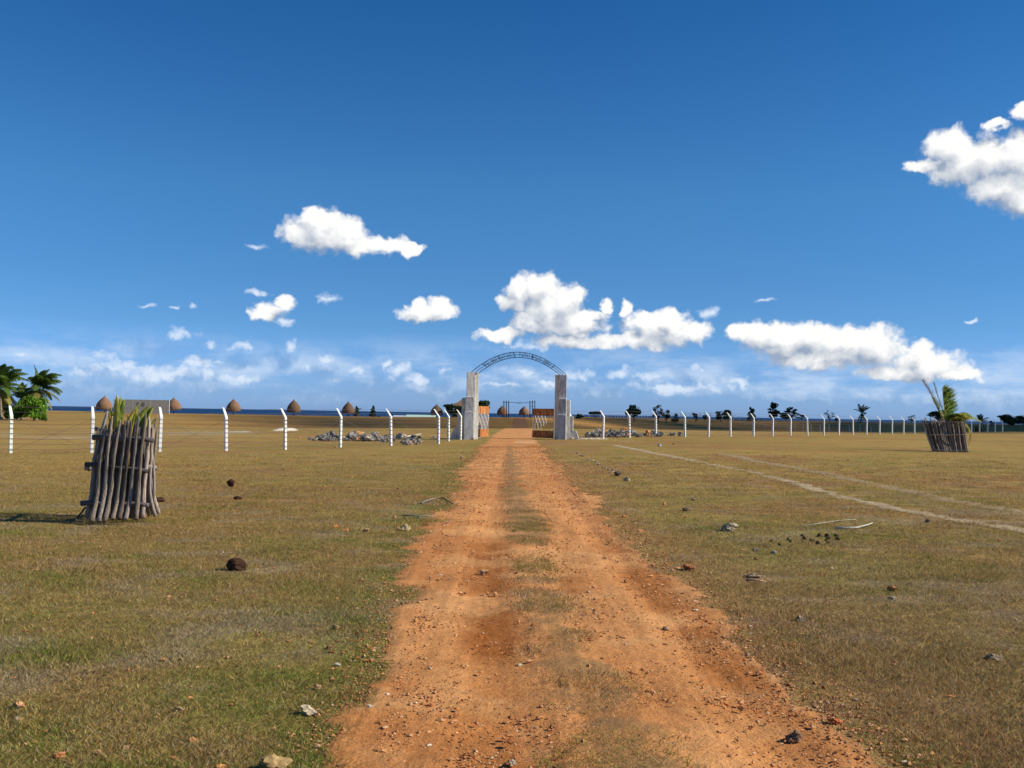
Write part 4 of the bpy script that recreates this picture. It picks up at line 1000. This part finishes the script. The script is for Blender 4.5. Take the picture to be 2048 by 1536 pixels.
fr4([(865,850,0),(800,600,-.1),(730,400,-.1),(690,260,-.1),(665,175,-.1)], .26, (.13, .14, .05), (.30, .22, .08), wind=(-.1, 0, .5), droop=.0, n_=34, lw_=.028, rr_=.018, jit=.4)
fr4([(850,850,0),(760,660,.2),(690,520,.2),(640,420,.2)], .42, (.26, .36, .05), (.4, .4, .08), wind=(.3, 0, .2), droop=.2, n_=26, lw_=.04)
fr4([(880,850,0),(980,700,0),(1140,650,0),(1270,710,0),(1405,790,0)], .36, (.28, .34, .06), (.5, .42, .1), wind=(.3, 0, -.5), droop=.8, n_=40, lw_=.04)
fr4([(880,860,0),(1080,790,0),(1190,850,0),(1230,980,0),(1195,1180,0)], .26, (.46, .40, .06), (.6, .4, .1), wind=(-.1, 0, -.6), droop=.7, n_=40, lw_=.03)
fr4([(870,850,0),(900,720,-.2),(960,680,-.3),(1060,730,-.4)], .5, (.13, .20, .03), (.2, .2, .05), wind=(.2, 0, 0), droop=.5, n_=26, lw_=.05)
fr4([(870,850,0),(890,650,0),(900,520,.1),(890,480,.1)], .45, (.24, .36, .04), (.3, .35, .06), wind=(.8, 0, .2), droop=.2, n_=26, lw_=.04)

for k in range(9):
    x0 = 900+k*28; dx_ = rnd.uniform(-60, 110)
    fr4([(870+k*6,840,0),(x0,735+rnd.uniform(-20, 20),rnd.uniform(-.3, .2)),(x0+dx_*.6,705+rnd.uniform(-40, 30),rnd.uniform(-.4, .3)),(x0+dx_*1.3,760+rnd.uniform(-30, 40),rnd.uniform(-.4, .3))], .40, rnd.choice(((.30, .40, .05), (.14, .22, .03), (.42, .40, .07))), (.4, .36, .08), wind=(.3, 0, 0), droop=.6, n_=20, lw_=.06)

# ------------------------------------------------------------------ far things
def far_base(px, Y, dz=0):
    q = P(px, 840, Y); return Vector((q.x, Y, gzs(q.x, Y)+dz))
def thatch(px, ytop, yrim, hw, Y, label, group='thatched shelters along the shore'):
    b = far_base(px, Y); zt = P(px, ytop, Y).z; zr = P(px, yrim, Y).z; r_ = hw/FPX*Y; H = zt-zr
    o = empty('thatched_shelter', b); tag(o, label, 'shelter', group)
    mb = MB(); mb.col = (.07, .05, .04); mb.tube([b+Vector((0, 0, -.3)), Vector((b.x, b.y, zt-.1))], .09, 7); mb.build('pole', M_TIMB, o, True)
    prof = [(.05, 1.06), (.07, .97), (.22, .90), (.50, .74), (.78, .55), (.95, .36), (1.0, .18), (.97, .05), (.93, -.03), (.80, .04), (.3, .35)]
    K = 30; V = []
    for (a, h_) in prof:
        for k in range(K):
            th = 2*math.pi*k/K; j = 1+rnd.uniform(-.03, .03); hh = h_ + (rnd.uniform(-.05, .03) if a > .92 and h_ < .1 else 0)
            V.append((b.x+math.cos(th)*a*r_*j, b.y+math.sin(th)*a*r_*j, zr+hh*H))
    Q = [(i*K+k, i*K+(k+1) % K, (i+1)*K+(k+1) % K, (i+1)*K+k) for i in range(len(prof)-1) for k in range(K)]
    T = []; V.append((b.x, b.y, zr+1.08*H)); T = [(len(V)-1, (k+1) % K, k) for k in range(K)]
    mb = MB(); mb.add(V, Q, T); rf = mb.build('thatch_roof', M_THATCH, o, True)
    mb = MB(); mb.col = (.2, .12, .07)                                                  # ragged straw ends
    for k in range(60):
        th = rnd.uniform(0, 6.28); a = r_*.97; x_, y_ = b.x+math.cos(th)*a, b.y+math.sin(th)*a; l_ = rnd.uniform(.05, .2)*H; w_ = .05
        mb.add([(x_-w_*math.sin(th), y_+w_*math.cos(th), zr+.08*H), (x_+w_*math.sin(th), y_-w_*math.cos(th), zr+.08*H), (x_+rnd.uniform(-.05, .05), y_, zr+.02-l_)], T=[(0, 1, 2)])
    fr_ = mb.build('straw_fringe', M_THATCH, o); fr_['kind'] = 'stuff'
for a in [(208, 792.5, 818, 15.5, 198, 'brown thatched shelter on a pole, left of the grey wall'), (347, 795.5, 818.5, 14.5, 206, 'thatched shelter half hidden by the right end of the grey wall'),
          (466.5, 798.5, 821.5, 14.2, 202, 'thatched shelter first to the right of the grey wall'), (587, 799.5, 823.5, 13.5, 202, 'thatched shelter with a pointed peak midway along the shore'),
          (696, 803.5, 826, 12.6, 204, 'thatched shelter beside the small banana plant'), (873, 809, 829, 12.5, 203, 'thatched shelter behind the fence posts left of the left pillar'),
          (1004.5, 811, 829, 11, 206, 'thatched shelter behind the left posts of the timber gateway'), (1048, 812.5, 829, 10.6, 206, 'thatched shelter seen through the timber gateway opening')]:
    thatch(*a)
# grey wall
wb = far_base(289, 196); wl = empty('block_wall', wb); tag(wl, 'freestanding grey concrete wall in three panels behind the near stake guard', 'wall')
zt_ = P(289, 799.5, 196).z; xs = [P(a, 815, 196).x for a in (228, 265, 301, 338)]
for i in range(3):
    mb = MB(); mb.col = (.54, .49, .37); mb.box(((xs[i]+xs[i+1])/2, 196, (wb.z-.4+zt_)/2), (xs[i+1]-xs[i]-.12, .18, zt_-wb.z+.4)); mb.build('wall_panel', M_WALLC, wl)
for i in range(4):
    mb = MB(); mb.box((xs[i], 196, (wb.z-.4+zt_)/2+.03), (.15, .19, zt_-wb.z+.46)); mb.build('wall_column', M_GREY, wl)
for a in (277, 286):
    q = P(a, 809, 196); mb = MB(); mb.col = (.20, .20, .18); mb.box((q.x, 196-.09, q.z), (.62, .02, .75)); mb.build('dark_plaque', M_STEEL, wl)
# timber gateway
tg = empty('timber_gateway', far_base(1038, 200)); tag(tg, 'tall dark timber post gateway with a sagging crossbeam on the far rise', 'gateway')
for a, tp in ((1008.2, 801.5), (1013, 801), (1017.6, 801.5), (1060.2, 802), (1065, 801), (1070, 801)):
    b = far_base(a, 200); t = P(a-.4, tp, 200); mb = MB(); mb.col = (.045, .05, .07); mb.tube([b+Vector((0, 0, -.4)), Vector((t.x, 200, t.z))], .085, 7); mb.build('gateway_post', M_TIMB, tg, True)
mb = MB(); mb.col = (.09, .07, .06); mb.tube([P(a, b, 199.88) for a, b in ((1004, 804.3), (1020, 804.6), (1034, 805.8), (1046, 805.8), (1058, 804.4), (1071, 803.6))], .05, 6); mb.build('crossbeam', M_TIMB, tg)
mb = MB(); mb.col = (.06, .05, .045); mb.box(P(1038, 805.8, 199.75), (.95, .08, .14)); mb.build('name_board', M_TIMB, tg)
for a, b in ((1060, 1070),): mb = MB(); mb.col = (.08, .07, .07); mb.tube([P(a, 813, 199.88), P(b, 812.6, 199.88)], .035, 6); mb.build('side_rail', M_TIMB, tg)
# long low shed with pale green roof
Ysh = 222; sb = P(830, 836, Ysh)
sh_ = empty('low_shed', (sb.x, Ysh, gzs(sb.x, Ysh))); tag(sh_, 'long low shed just showing its pale green roof over the rise', 'shed')
def tin(name, a, b, yt, yb, c, dep):
    p0, p1 = P(a, yt, Ysh), P(b, yt, Ysh); z1 = P((a+b)/2, yt, Ysh).z; z0 = P((a+b)/2, yb, Ysh).z
    mb = MB(); mb.col = c
    V = [(p0.x, Ysh-dep, z0), (p1.x, Ysh-dep, z0), (p1.x, Ysh+1, z1), (p0.x, Ysh+1, z1), (p0.x, Ysh-dep, z0-.1), (p1.x, Ysh-dep, z0-.1), (p1.x, Ysh+1, z1-.1), (p0.x, Ysh+1, z1-.1)]
    mb.add(V, [(0, 1, 2, 3), (7, 6, 5, 4), (4, 5, 1, 0), (5, 6, 2, 1), (6, 7, 3, 2), (7, 4, 0, 3)]); mb.build(name, M_POST, sh_)
tin('green_roof', 812, 872, 829.8, 836, (.42, .60, .50), 4); tin('grey_roof', 786, 811.5, 830.6, 836, (.42, .48, .52), 4)
x0, x1 = P(787, 830, Ysh).x, P(871, 830, Ysh).x; zb = gzs(sb.x, Ysh)-.3; zt2 = P(830, 837, Ysh-3.6).z-.15
if zt2 > zb: mb = MB(); mb.col = (.5, .5, .45); mb.box(((x0+x1)/2, Ysh-1.4, (zb+zt2)/2), (x1-x0-.4, 4, zt2-zb)); mb.build('shed_wall', M_POST, sh_)

# trees
def leaves(mb, c, r3, n_, size, col, shell=.35, rs=rnd):
    """leaf-sized quads inside an ellipsoid"""
    c = np.array(c, float); r3 = np.array(r3, float)
    r_ = np.random.default_rng(rs.randrange(1 << 30))
    d = r_.normal(size=(n_, 3)); d /= np.linalg.norm(d, axis=1)[:, None]; d *= (shell+(1-shell)*r_.random(n_)**.6)[:, None]
    ctr = c + d*r3
    a = r_.normal(size=(n_, 3)); a /= np.linalg.norm(a, axis=1)[:, None]; b = np.cross(a, r_.normal(size=(n_, 3))); b /= np.linalg.norm(b, axis=1)[:, None]
    s_ = size*r_.uniform(.6, 1.3, n_)[:, None]
    V = np.stack([ctr-a*s_, ctr-b*s_*.6, ctr+a*s_, ctr+b*s_*.6], 1).reshape(-1, 3)
    mb.V.append(V); mb.Q.append(np.arange(n_*4).reshape(-1, 4)+mb.n); mb.n += n_*4
    mb.C.append(np.repeat(np.array(col)[None]*r_.uniform(.6, 1.35, n_)[:, None], 4, 0))
def tree(px, ytop, wpx, Y, label, col=(.045, .075, .022), lobes=8, style='round', n_=150, size=.17, name='tree', cat='tree', cfrac=.25, group=None, base_dz=-.1, dense=1.0):
    b = far_base(px, Y); zt = P(px, ytop, Y).z; H = zt-b.z; Wd = wpx/FPX*Y
    o = empty(name, b); tag(o, label, cat, group)
    rs = random.Random(int(px*7)); tops = []
    if style == 'round':
        tops.append((0, 0, H*(.5+cfrac*.5), Wd*.36, H*(1-cfrac)*.42))
        for k in range(lobes):
            a = rs.uniform(0, 6.28); rr2 = rs.uniform(.15, .34)*Wd; h_ = H*(cfrac+.12)+rs.random()*H*(1-cfrac)*.62
            taper = math.sqrt(max(.05, 1-((h_/H-.5)/.6)**2)); tops.append((math.cos(a)*rr2*taper, math.sin(a)*rr2*taper, h_, Wd*rs.uniform(.15, .24), H*rs.uniform(.10, .17)))
    elif style == 'cone':
        for k in range(lobes):
            f = k/(lobes-1); h_ = H*(.12+.8*f); tops.append((rs.uniform(-.1, .1)*Wd, rs.uniform(-.1, .1)*Wd, h_, Wd*(.46-.36*f), H*.12))
    elif style == 'open':
        for k in range(lobes):
            a = rs.uniform(0, 6.28); f = rs.random(); h_ = H*(.35+.58*f); rr2 = Wd*.42*rs.uniform(.3, 1)*(1-.45*f)
            tops.append((math.cos(a)*rr2, math.sin(a)*rr2*.8, h_, Wd*rs.uniform(.08, .15), H*rs.uniform(.05, .10)))
    elif style == 'umbrella':
        for k in range(lobes):
            a = 6.28*k/lobes; rr2 = Wd*.3; tops.append((math.cos(a)*rr2, math.sin(a)*rr2, H*rs.uniform(.68, .82), Wd*.2, H*.16))
        tops.append((0, 0, H*.85, Wd*.3, H*.14))
    mb = MB(); mb.col = (.10, .08, .06); tr = max(.06, H*.035)
    mb.tube([b+Vector((0, 0, -.3)), b+Vector((.05*H*.3, 0, H*.25)), b+Vector((0, 0, H*.5))], [tr*1.3, tr, tr*.7], 7)
    for (x_, y_, z_, r1, r2) in tops[:14]:
        mb.tube([b+Vector((0, 0, H*.22)), b+Vector((x_*.5, y_*.5, max(z_*.6, H*.25))), b+Vector((x_, y_, z_))], [tr*.55, tr*.4, tr*.15], 5)
    mb.build('trunk', M_TIMB, o, True)
    mb = MB()
    for (x_, y_, z_, r1, r2) in tops:
        leaves(mb, (b.x+x_, b.y+y_, b.z+z_), (r1, r1, r2), int(n_*dense), size, np.array(col)*rs.uniform(.75, 1.35), rs=rs)
    mb.build('crown', M_LEAF, o)
DK = (.040, .068, .022)
tree(906, 803.5, 46, 203, 'dark round tree just left of the left pillar', DK, 10, n_=260, cfrac=.05)
tree(964, 796.5, 40, 206, 'dark tall tree showing between left pillar and its gate leaf', (.04, .075, .02), 10, n_=260, cfrac=.05)
tree(1159, 826, 18, 215, 'small dark bush nearest the right pillar', DK, 6, n_=120, size=.13, name='bush', cat='bush', cfrac=.0)
tree(1190, 822.5, 28, 222, 'mushroom shaped grey green tree behind the first right posts', (.075, .085, .05), 7, 'umbrella', n_=150, size=.13)
tree(1268, 807, 38, 232, 'dark round tree behind the second right fence post', DK, 11, n_=260, cfrac=.2)
tree(1316, 809.5, 32, 236, 'airy flat-topped tree between the third and fourth right posts', (.075, .09, .045), 13, 'open', n_=70, size=.13)
tree(1332, 818, 22, 236, 'thicker low tree touching the airy flat-topped tree', DK, 6, n_=120, size=.14)
tree(1351, 824.5, 19, 240, 'low dark bush beside the fourth right post', DK, 6, n_=120, size=.14, name='bush', cat='bush', cfrac=.05)
tree(1391, 823.5, 15, 250, 'small dark bush left of the fifth right post', DK, 5, n_=90, size=.13, name='bush', cat='bush', cfrac=.1)
tree(1409, 828, 14, 252, 'tiny dark bush right of the fifth right post', DK, 5, n_=80, size=.12, name='bush', cat='bush', cfrac=.05)
tree(1441, 819, 24, 250, 'left half of the dark double crown near the sixth post', DK, 7, n_=170, size=.15, cfrac=.15)
tree(1456, 817, 24, 252, 'right half of the dark double crown near the sixth post', DK, 7, n_=170, size=.15, cfrac=.1)
tree(1503, 815, 24, 256, 'cone shaped dark tree behind the seventh post', DK, 8, 'cone', n_=170, size=.15)
tree(1547, 803, 34, 262, 'tall clumpy sea almond tree with gaps in its crown', (.04, .065, .02), 20, 'open', n_=85, size=.15)
tree(1546, 816, 22, 262, 'denser lower tree inside the clumpy almond trees', DK, 7, n_=160, size=.15, cfrac=.2)
tree(1583, 812, 38, 264, 'wide tiered sea almond tree right of the tall clumpy one', (.045, .07, .022), 20, 'open', n_=80, size=.15)
tree(1572, 822, 30, 264, 'squat dark tree under the tiered almond tree', DK, 8, n_=170, size=.15, cfrac=.1)
tree(1603, 826, 26, 264, 'low spreading tree at the right foot of the almond trees', (.05, .07, .025), 10, 'open', n_=60, size=.14)
tree(1658, 819.5, 26, 268, 'sparse bare-limbed tree left of the lone palm', (.06, .075, .03), 10, 'open', n_=22, size=.13)
tree(1673, 834, 12, 262, 'stump-like bush under the sparse tree', (.07, .07, .04), 4, n_=60, size=.12, name='bush', cat='bush', cfrac=0)
tree(1823, 830.5, 24, 275, 'straggly wind-cut tree left of the far stake guard', (.05, .075, .03), 9, 'open', n_=40, size=.14)
tree(1878, 817, 46, 262, 'dark round tree right behind the far stake guard', DK, 12, n_=280, size=.16, cfrac=.1)
tree(1961, 842, 24, 222, 'dark bush under the small palm right of the far stake guard', DK, 7, n_=150, size=.14, name='bush', cat='bush', cfrac=0)
tree(1983, 838, 26, 250, 'bleached leaning shrub right of the small palm', (.20, .22, .17), 7, 'open', n_=24, size=.14, name='bush', cat='bush')
tree(2017, 826, 42, 260, 'left dark crown of the thicket at the right edge', DK, 12, n_=300, size=.17, cfrac=.0)
tree(2046, 828, 40, 262, 'right dark crown of the thicket at the right edge', DK, 12, n_=300, size=.17, cfrac=.0)
tree(2090, 826, 60, 264, 'dark tree beyond the right edge thicket', DK, 12, n_=220, size=.17, cfrac=.0)
tree(745.5, 812, 17, 204, 'small cone shaped dark tree between the shelters', (.04, .07, .02), 7, 'cone', n_=130, size=.12)
tree(758, 831, 8, 204, 'tiny low bush right of the small cone tree', DK, 3, n_=50, size=.1, name='bush', cat='bush', cfrac=0)
tree(712, 820, 17, 206, 'low clump of leaves at the foot of the banana plant', (.05, .075, .025), 5, n_=70, size=.12, name='bush', cat='bush', cfrac=0)
tree(592+15, 826, 8, 206, 'dry twiggy scrub right of the peaked shelter', (.10, .08, .05), 3, 'open', n_=20, size=.08, name='bush', cat='bush', cfrac=0)
# palms right and banana
def palm_px(px, ytop_c, Y, R_, nf, label, wind, **k):
    b = far_base(px, Y); c = P(px+k.pop('lean', 0), ytop_c, Y); return palm('palm', b, (c.x, Y, c.z), R_, nf, label, wind, **k)
palm_px(1722, 826, 258, 2.5, 13, 'lone wind-blown palm standing on the far rise', (.35, 0, .1), trunk_r=.28, seed=4, lean=1.5, lw=.10, nl=22, up=.62, cl=(.04, .075, .02), cy=(.10, .12, .04))
palm_px(1961, 845, 221, 2.2, 11, 'small palm right of the far stake guard', (.3, 0, .1), trunk_r=.15, seed=9, lw=.09, nl=20, cl=(.06, .10, .03), up=.8)
palm_px(714, 824, 205, 1.3, 7, 'banana plant with torn upright leaves beside a shelter', (.3, 0, .2), trunk_r=.10, seed=3, lw=.10, nl=14, cl=(.05, .09, .02), up=.8)
# roof behind the trees
rb = far_base(925, 214); hut = empty('hut', rb); tag(hut, 'brown thatched hut roof rising behind the tree left of the pillar', 'hut')
za, ze = P(928, 798.5, 214).z, P(925, 812, 214).z; xa, xb2 = P(906, 810, 214).x, P(953, 810, 214).x; xm = (xa+xb2)/2
mb = MB(); V = [(xa, 211.5, ze), (xb2, 211.5, ze), (xb2, 216.5, ze), (xa, 216.5, ze), (xm-.6, 214, za), (xm+.6, 214, za)]
mb.add(V, [(0, 1, 5, 4), (2, 3, 4, 5), (3, 2, 1, 0)], [(1, 2, 5), (3, 0, 4)]); mb.build('hip_roof', M_THATCH, hut)
mb = MB(); mb.col = (.3, .26, .2); mb.box((xm, 214, (rb.z-.5+ze)/2), (xb2-xa-.8, 4.2, ze-rb.z+.5)); mb.build('hut_wall', M_POST, hut)
# left palms and bushes
YL = 146
def Lp(cx, cy, Y=YL): return P(cx/12.8, 720+cy/12.8, Y)
c2 = Lp(1010, 740); palm('palm', far_base(84, YL), (c2.x, YL, c2.z), 3.7, 30, 'wind-swept coconut palm right of the pair at the left edge', (.42, 0, .05), trunk_r=.2, seed=21, droop=.9, cl=(.10, .165, .025), cy=(.30, .27, .06), lw=.12, nl=44, up=.62)
c2 = Lp(-10, 720, 143); palm('palm', far_base(2, 143), (c2.x, 143, c2.z), 4.3, 30, 'coconut palm cut by the left picture edge', (.42, 0, .05), trunk_r=.22, seed=33, droop=.9, cl=(.10, .165, .025), cy=(.32, .29, .06), lw=.12, nl=44, up=.62)
c2 = Lp(560, 1000, 149); palm('palm', far_base(44, 149), (c2.x, 149, c2.z), 2.6, 20, 'short yellow green palm between the two tall ones', (.35, 0, .05), trunk_r=.18, seed=42, droop=.9, cl=(.12, .17, .03), cy=(.32, .30, .07), lw=.08, nl=36, up=.7)
BG = (.17, .32, .03)
def bush(px, ytop, wpx, Y, label, col, lob, n_, size, cf=0): tree(px, ytop, wpx, Y, label, col, lob, 'round', n_, size, 'bush', 'bush', cf)
bush(68, 786, 56, 140, 'bright green leafy bush in front of the left palms', BG, 16, 240, .15)
bush(84, 818, 26, 138, 'low bright green shrub at the right foot of the big bush', (.13, .24, .03), 6, 130, .11)
bush(22, 802, 34, 144, 'green bush under the palm at the left picture edge', (.07, .15, .02), 9, 180, .14)
bush(42, 793, 40, 142, 'leafy green bush left of and behind the bright bush', (.10, .20, .02), 12, 220, .15)
bush(-14, 800, 36, 145, 'green bush beyond the left picture edge', (.07, .15, .02), 8, 150, .14)
slab('frond_debris', 96, 122, 821, 3, .25, (.55, .5, .44), 'pale dead frond debris under the right palm of the left group', 'debris')  # low slab standing in for whitish dead frond debris

# ------------------------------------------------------------------ cloud that shades the far rise (high to the right, over the land)
def shade_cloud():
    h_ = 420.0; dx = h_/math.tan(SUN_EL); dy = dx*math.tan(SUN_AZ)
    V = []; F_ = []; n0 = 0
    r_ = np.random.default_rng(5); fp = []
    for i in range(240):
        X = r_.uniform(-38, 260); Y0 = 112 + (70*sst(12, -38, np.array(X)) if X < 12 else 0) + max(0, (X-30)*1.0)
        Y = r_.uniform(Y0, 460)
        if X < 30 and Y > 188: continue
        fp.append((X, Y, r_.uniform(14, 24), Y0))
    for X in np.arange(-34, 262, 7.):
        Y0 = 112 + float(70*sst(12, -38, np.array(X))) + max(0, (X-30)*1.0); fp.append((X, Y0, 9, Y0))
    bm = bmesh.new(); bmesh.ops.create_icosphere(bm, subdivisions=3, radius=1)
    B = np.array([v.co[:] for v in bm.verts]); BF = np.array([[v.index for v in f.verts] for f in bm.faces]); bm.free()
    for (X, Y, r0, Y0) in fp:
        cy = max(Y, Y0+r0*.95)
        d = 1+.3*(vnoise(B[:, 0]*2+X, B[:, 1]*2+B[:, 2]*2+Y, 1, 2)-.5)
        V.append(B*d[:, None]*np.array((r0, r0, r0*.6)) + np.array((X+dx, cy+dy, h_+r_.uniform(-4, 10)))); F_.append(BF+n0); n0 += len(B)
    mt, n, b = base_mat('cloud_white'); b.inputs['Base Color'].default_value = (.9, .9, .9, 1)
    out = [k for k in n.t.nodes if k.type == 'OUTPUT_MATERIAL'][0]                       # a thin cloud lets part of the sun through
    mxn = n.new('ShaderNodeMixShader', {0: .21, 1: n.new('ShaderNodeBsdfTransparent').outputs[0], 2: b.outputs[0]}); n.t.links.new(mxn.outputs[0], out.inputs[0])
    o = mesh_np('cloud', np.concatenate(V), np.concatenate(F_), mt, None, True)
    tag(o, 'cumulus cloud over the land out of frame to the right', 'cloud', kind='structure')
shade_cloud()

# ------------------------------------------------------------------ grass and gravel (uncountable)
def make_grass():
    r_ = np.random.default_rng(77); n_ = 70000
    Y = 3.6*np.exp(r_.random(n_)*math.log(46/3.6)); X = (r_.random(n_)*2-1)*(.60*Y+1.2)
    ym = 4.4+r_.random(3800)*13; xm_ = np.interp(ym, [4.8, 5.6, 7, 8.5, 10, 12, 14, 17], [.60, .55, .42, .33, .25, .28, .28, .22])+r_.normal(0, .16, 3800)
    X = np.concatenate([X, xm_]); Y = np.concatenate([Y, ym]); n_ = len(X)
    d = -road_d(X, Y) + (vnoise(X, Y, .5, 101)-.5)*-.42 + (vnoise(X, Y, .14, 102)-.5)*-.22
    keep = (d > .02) | (r_.random(n_) < median(X, Y)*.8*(d < 0)*sst(.38, .55, fbm(X, Y, .3, 3, 114)))
    dens = fbm(X, Y, .9, 3, 131); keep &= (r_.random(n_) < (.45+1.4*(dens-.25))*sst(46, 30, Y))
    X, Y, d = X[keep], Y[keep], d[keep]; n_ = len(X)
    C0 = ground_col(X, Y); kind = r_.random(n_)
    gray = fbm(X, Y, .55, 4, 81) + r_.normal(0, .05, n_) > .60
    B_ = 24
    Vs = []; Cs = []
    tx = np.repeat(X, B_); ty = np.repeat(Y, B_); N_ = len(tx)
    big = np.repeat(.8+.9*(vnoise(X, Y, .6, 140))*r_.uniform(.6, 1.3, n_)*np.where(r_.random(n_) < .05, 1.9, 1), B_)
    scale = big*(1+.018*ty)
    rad = .11*scale*np.sqrt(r_.random(N_)); th = r_.random(N_)*6.283
    bx = tx+rad*np.cos(th)*1.2; by = ty+rad*np.sin(th)
    ok = (-road_d(bx, by) > -.04) | (np.repeat(d, B_) < 0)
    hgt = r_.uniform(.007, .027, N_)*scale*np.where(np.repeat(gray, B_), .8, 1); lean = r_.normal(0, .9, (N_, 2))*hgt[:, None] + np.array((.25, 0))*hgt[:, None]
    wd = r_.uniform(.0016, .0034, N_)*(1+.035*ty); a2 = r_.random(N_)*6.283
    bz = gz(bx, by)-.004+np.where(road_d(bx, by) > .15, .022, 0)
    dxw, dyw = np.cos(a2)*wd, np.sin(a2)*wd
    v0 = np.stack([bx-dxw, by-dyw, bz], 1); v1 = np.stack([bx+dxw, by+dyw, bz], 1); v2 = np.stack([bx+lean[:, 0], by+lean[:, 1], bz+hgt], 1)
    V = np.stack([v0, v1, v2], 1)
    base = np.repeat(C0, B_, 0); t = r_.random(N_)[:, None]
    green = np.array((.15, .23, .028)); straw = np.array((.52, .37, .13)); greyc = np.array((.40, .32, .22)); brown = np.array((.28, .14, .05))
    gk = np.repeat(np.clip((fbm(X, Y, .45, 4, 151)-.5)*3.0 + .16*(1-sst(5, 14, Y)) - .3*sst(14, 30, Y) - .22*(X > 1)*(Y < 12) + r_.normal(0, .15, n_), .03, .85), B_)[:, None]
    gk = np.clip(gk + .35*np.repeat(((d > 0) & (d < .5) & (X < 0)), B_)[:, None], 0, .88)
    u_ = r_.random(N_)[:, None]; c = np.where(u_ < gk, green, np.where(t < .45, straw, np.where(t < .8, brown*1.2, greyc)))
    c = np.where(np.repeat(gray, B_)[:, None] & (r_.random(N_)[:, None] < .7), greyc, c)
    c = (c*.62+base*.5)*r_.uniform(.6, 1.3, N_)[:, None]
    V = V[ok]; c = c[ok]; N_ = len(V)
    o = mesh_np('grass', V.reshape(-1, 3), np.arange(N_*3).reshape(-1, 3), M_GRASS, None, False, np.repeat(c, 3, 0))
    tag(o, 'short dry grass blades and grey wiry tufts on the turf', 'grass', kind='stuff')
make_grass()
def make_gravel():
    r_ = np.random.default_rng(99); n_ = 60000
    Y = 3.6*np.exp(r_.random(n_)*math.log(50/3.6)); xl_ = np.interp(Y, leY, leX); xr_ = np.interp(Y, reY, reX)
    X = xl_-.5+(xr_-xl_+1.2)*r_.random(n_)
    de_ = road_d(X, Y); cl_ = fbm(X, Y, .6, 3, 160)
    track = np.exp(-((X-np.interp(Y, [4, 8, 12.4, 20], [.02, -.13, -.26, -.3]))/.25)**2)
    keep = r_.random(n_) < np.clip(.25+1.6*(cl_-.35)+.5*np.exp(-(de_/.25)**2)-.35*track, .04, 1)*sst(-.5, -.1, de_)
    ng_ = 2600; X2 = (r_.random(ng_)*2-1); Y2 = 3.6*np.exp(r_.random(ng_)*math.log(40/3.6)); X2 = X2*(.58*Y2+1)
    X = np.concatenate([X[keep], X2]); Y = np.concatenate([Y[keep], Y2]); n_ = len(X); nr_ = keep.sum()
    s_ = np.exp(r_.normal(math.log(.0052), .45, n_))*(1+.03*Y); s_ = np.clip(s_, .003, .026); s_[nr_:] *= 1.2
    oc = np.array([(1,0,0),(-1,0,0),(0,1,0),(0,-1,0),(0,0,1),(0,0,-1),(.7,.7,.35),(-.7,.7,.3),(.7,-.7,.35),(-.7,-.7,.3)], float)
    OF = np.array([(4,0,6),(4,6,2),(4,2,7),(4,7,1),(4,1,9),(4,9,3),(4,3,8),(4,8,0),(5,6,0),(5,2,6),(5,7,2),(5,1,7),(5,9,1),(5,3,9),(5,8,3),(5,0,8)])
    a = r_.random(n_)*6.283; ca, sa = np.cos(a), np.sin(a)
    V = oc[None]*(1+r_.uniform(-.3, .3, (n_, 10, 1)))*np.stack([r_.uniform(.8, 1.4, n_), r_.uniform(.6, 1, n_), r_.uniform(.45, .85, n_)], 1)[:, None]
    x_ = V[..., 0]*ca[:, None]-V[..., 1]*sa[:, None]; y_ = V[..., 0]*sa[:, None]+V[..., 1]*ca[:, None]
    z0 = gz(X, Y)+np.where(road_d(X, Y) > .1, .013, .003)
    V = np.stack([x_*s_[:, None]+X[:, None], y_*s_[:, None]+Y[:, None], V[..., 2]*s_[:, None]+(z0+s_*.25)[:, None]], -1)
    pal = np.array([(.50, .22, .08), (.58, .30, .13), (.40, .15, .05), (.58, .36, .19), (.62, .48, .33), (.30, .12, .05), (.55, .26, .1)]); c = pal[r_.choice(7, n_, p=[.25, .22, .2, .1, .015, .115, .1])]*r_.uniform(.75, 1.15, n_)[:, None]
    F_ = (OF[None]+(np.arange(n_)*10)[:, None, None]).reshape(-1, 3)
    o = mesh_np('gravel', V.reshape(-1, 3), F_, M_PEB, None, False, np.repeat(c, 10, 0))
    tag(o, 'loose orange gravel strewn over the dirt road and verges', 'gravel', kind='stuff')
make_gravel()
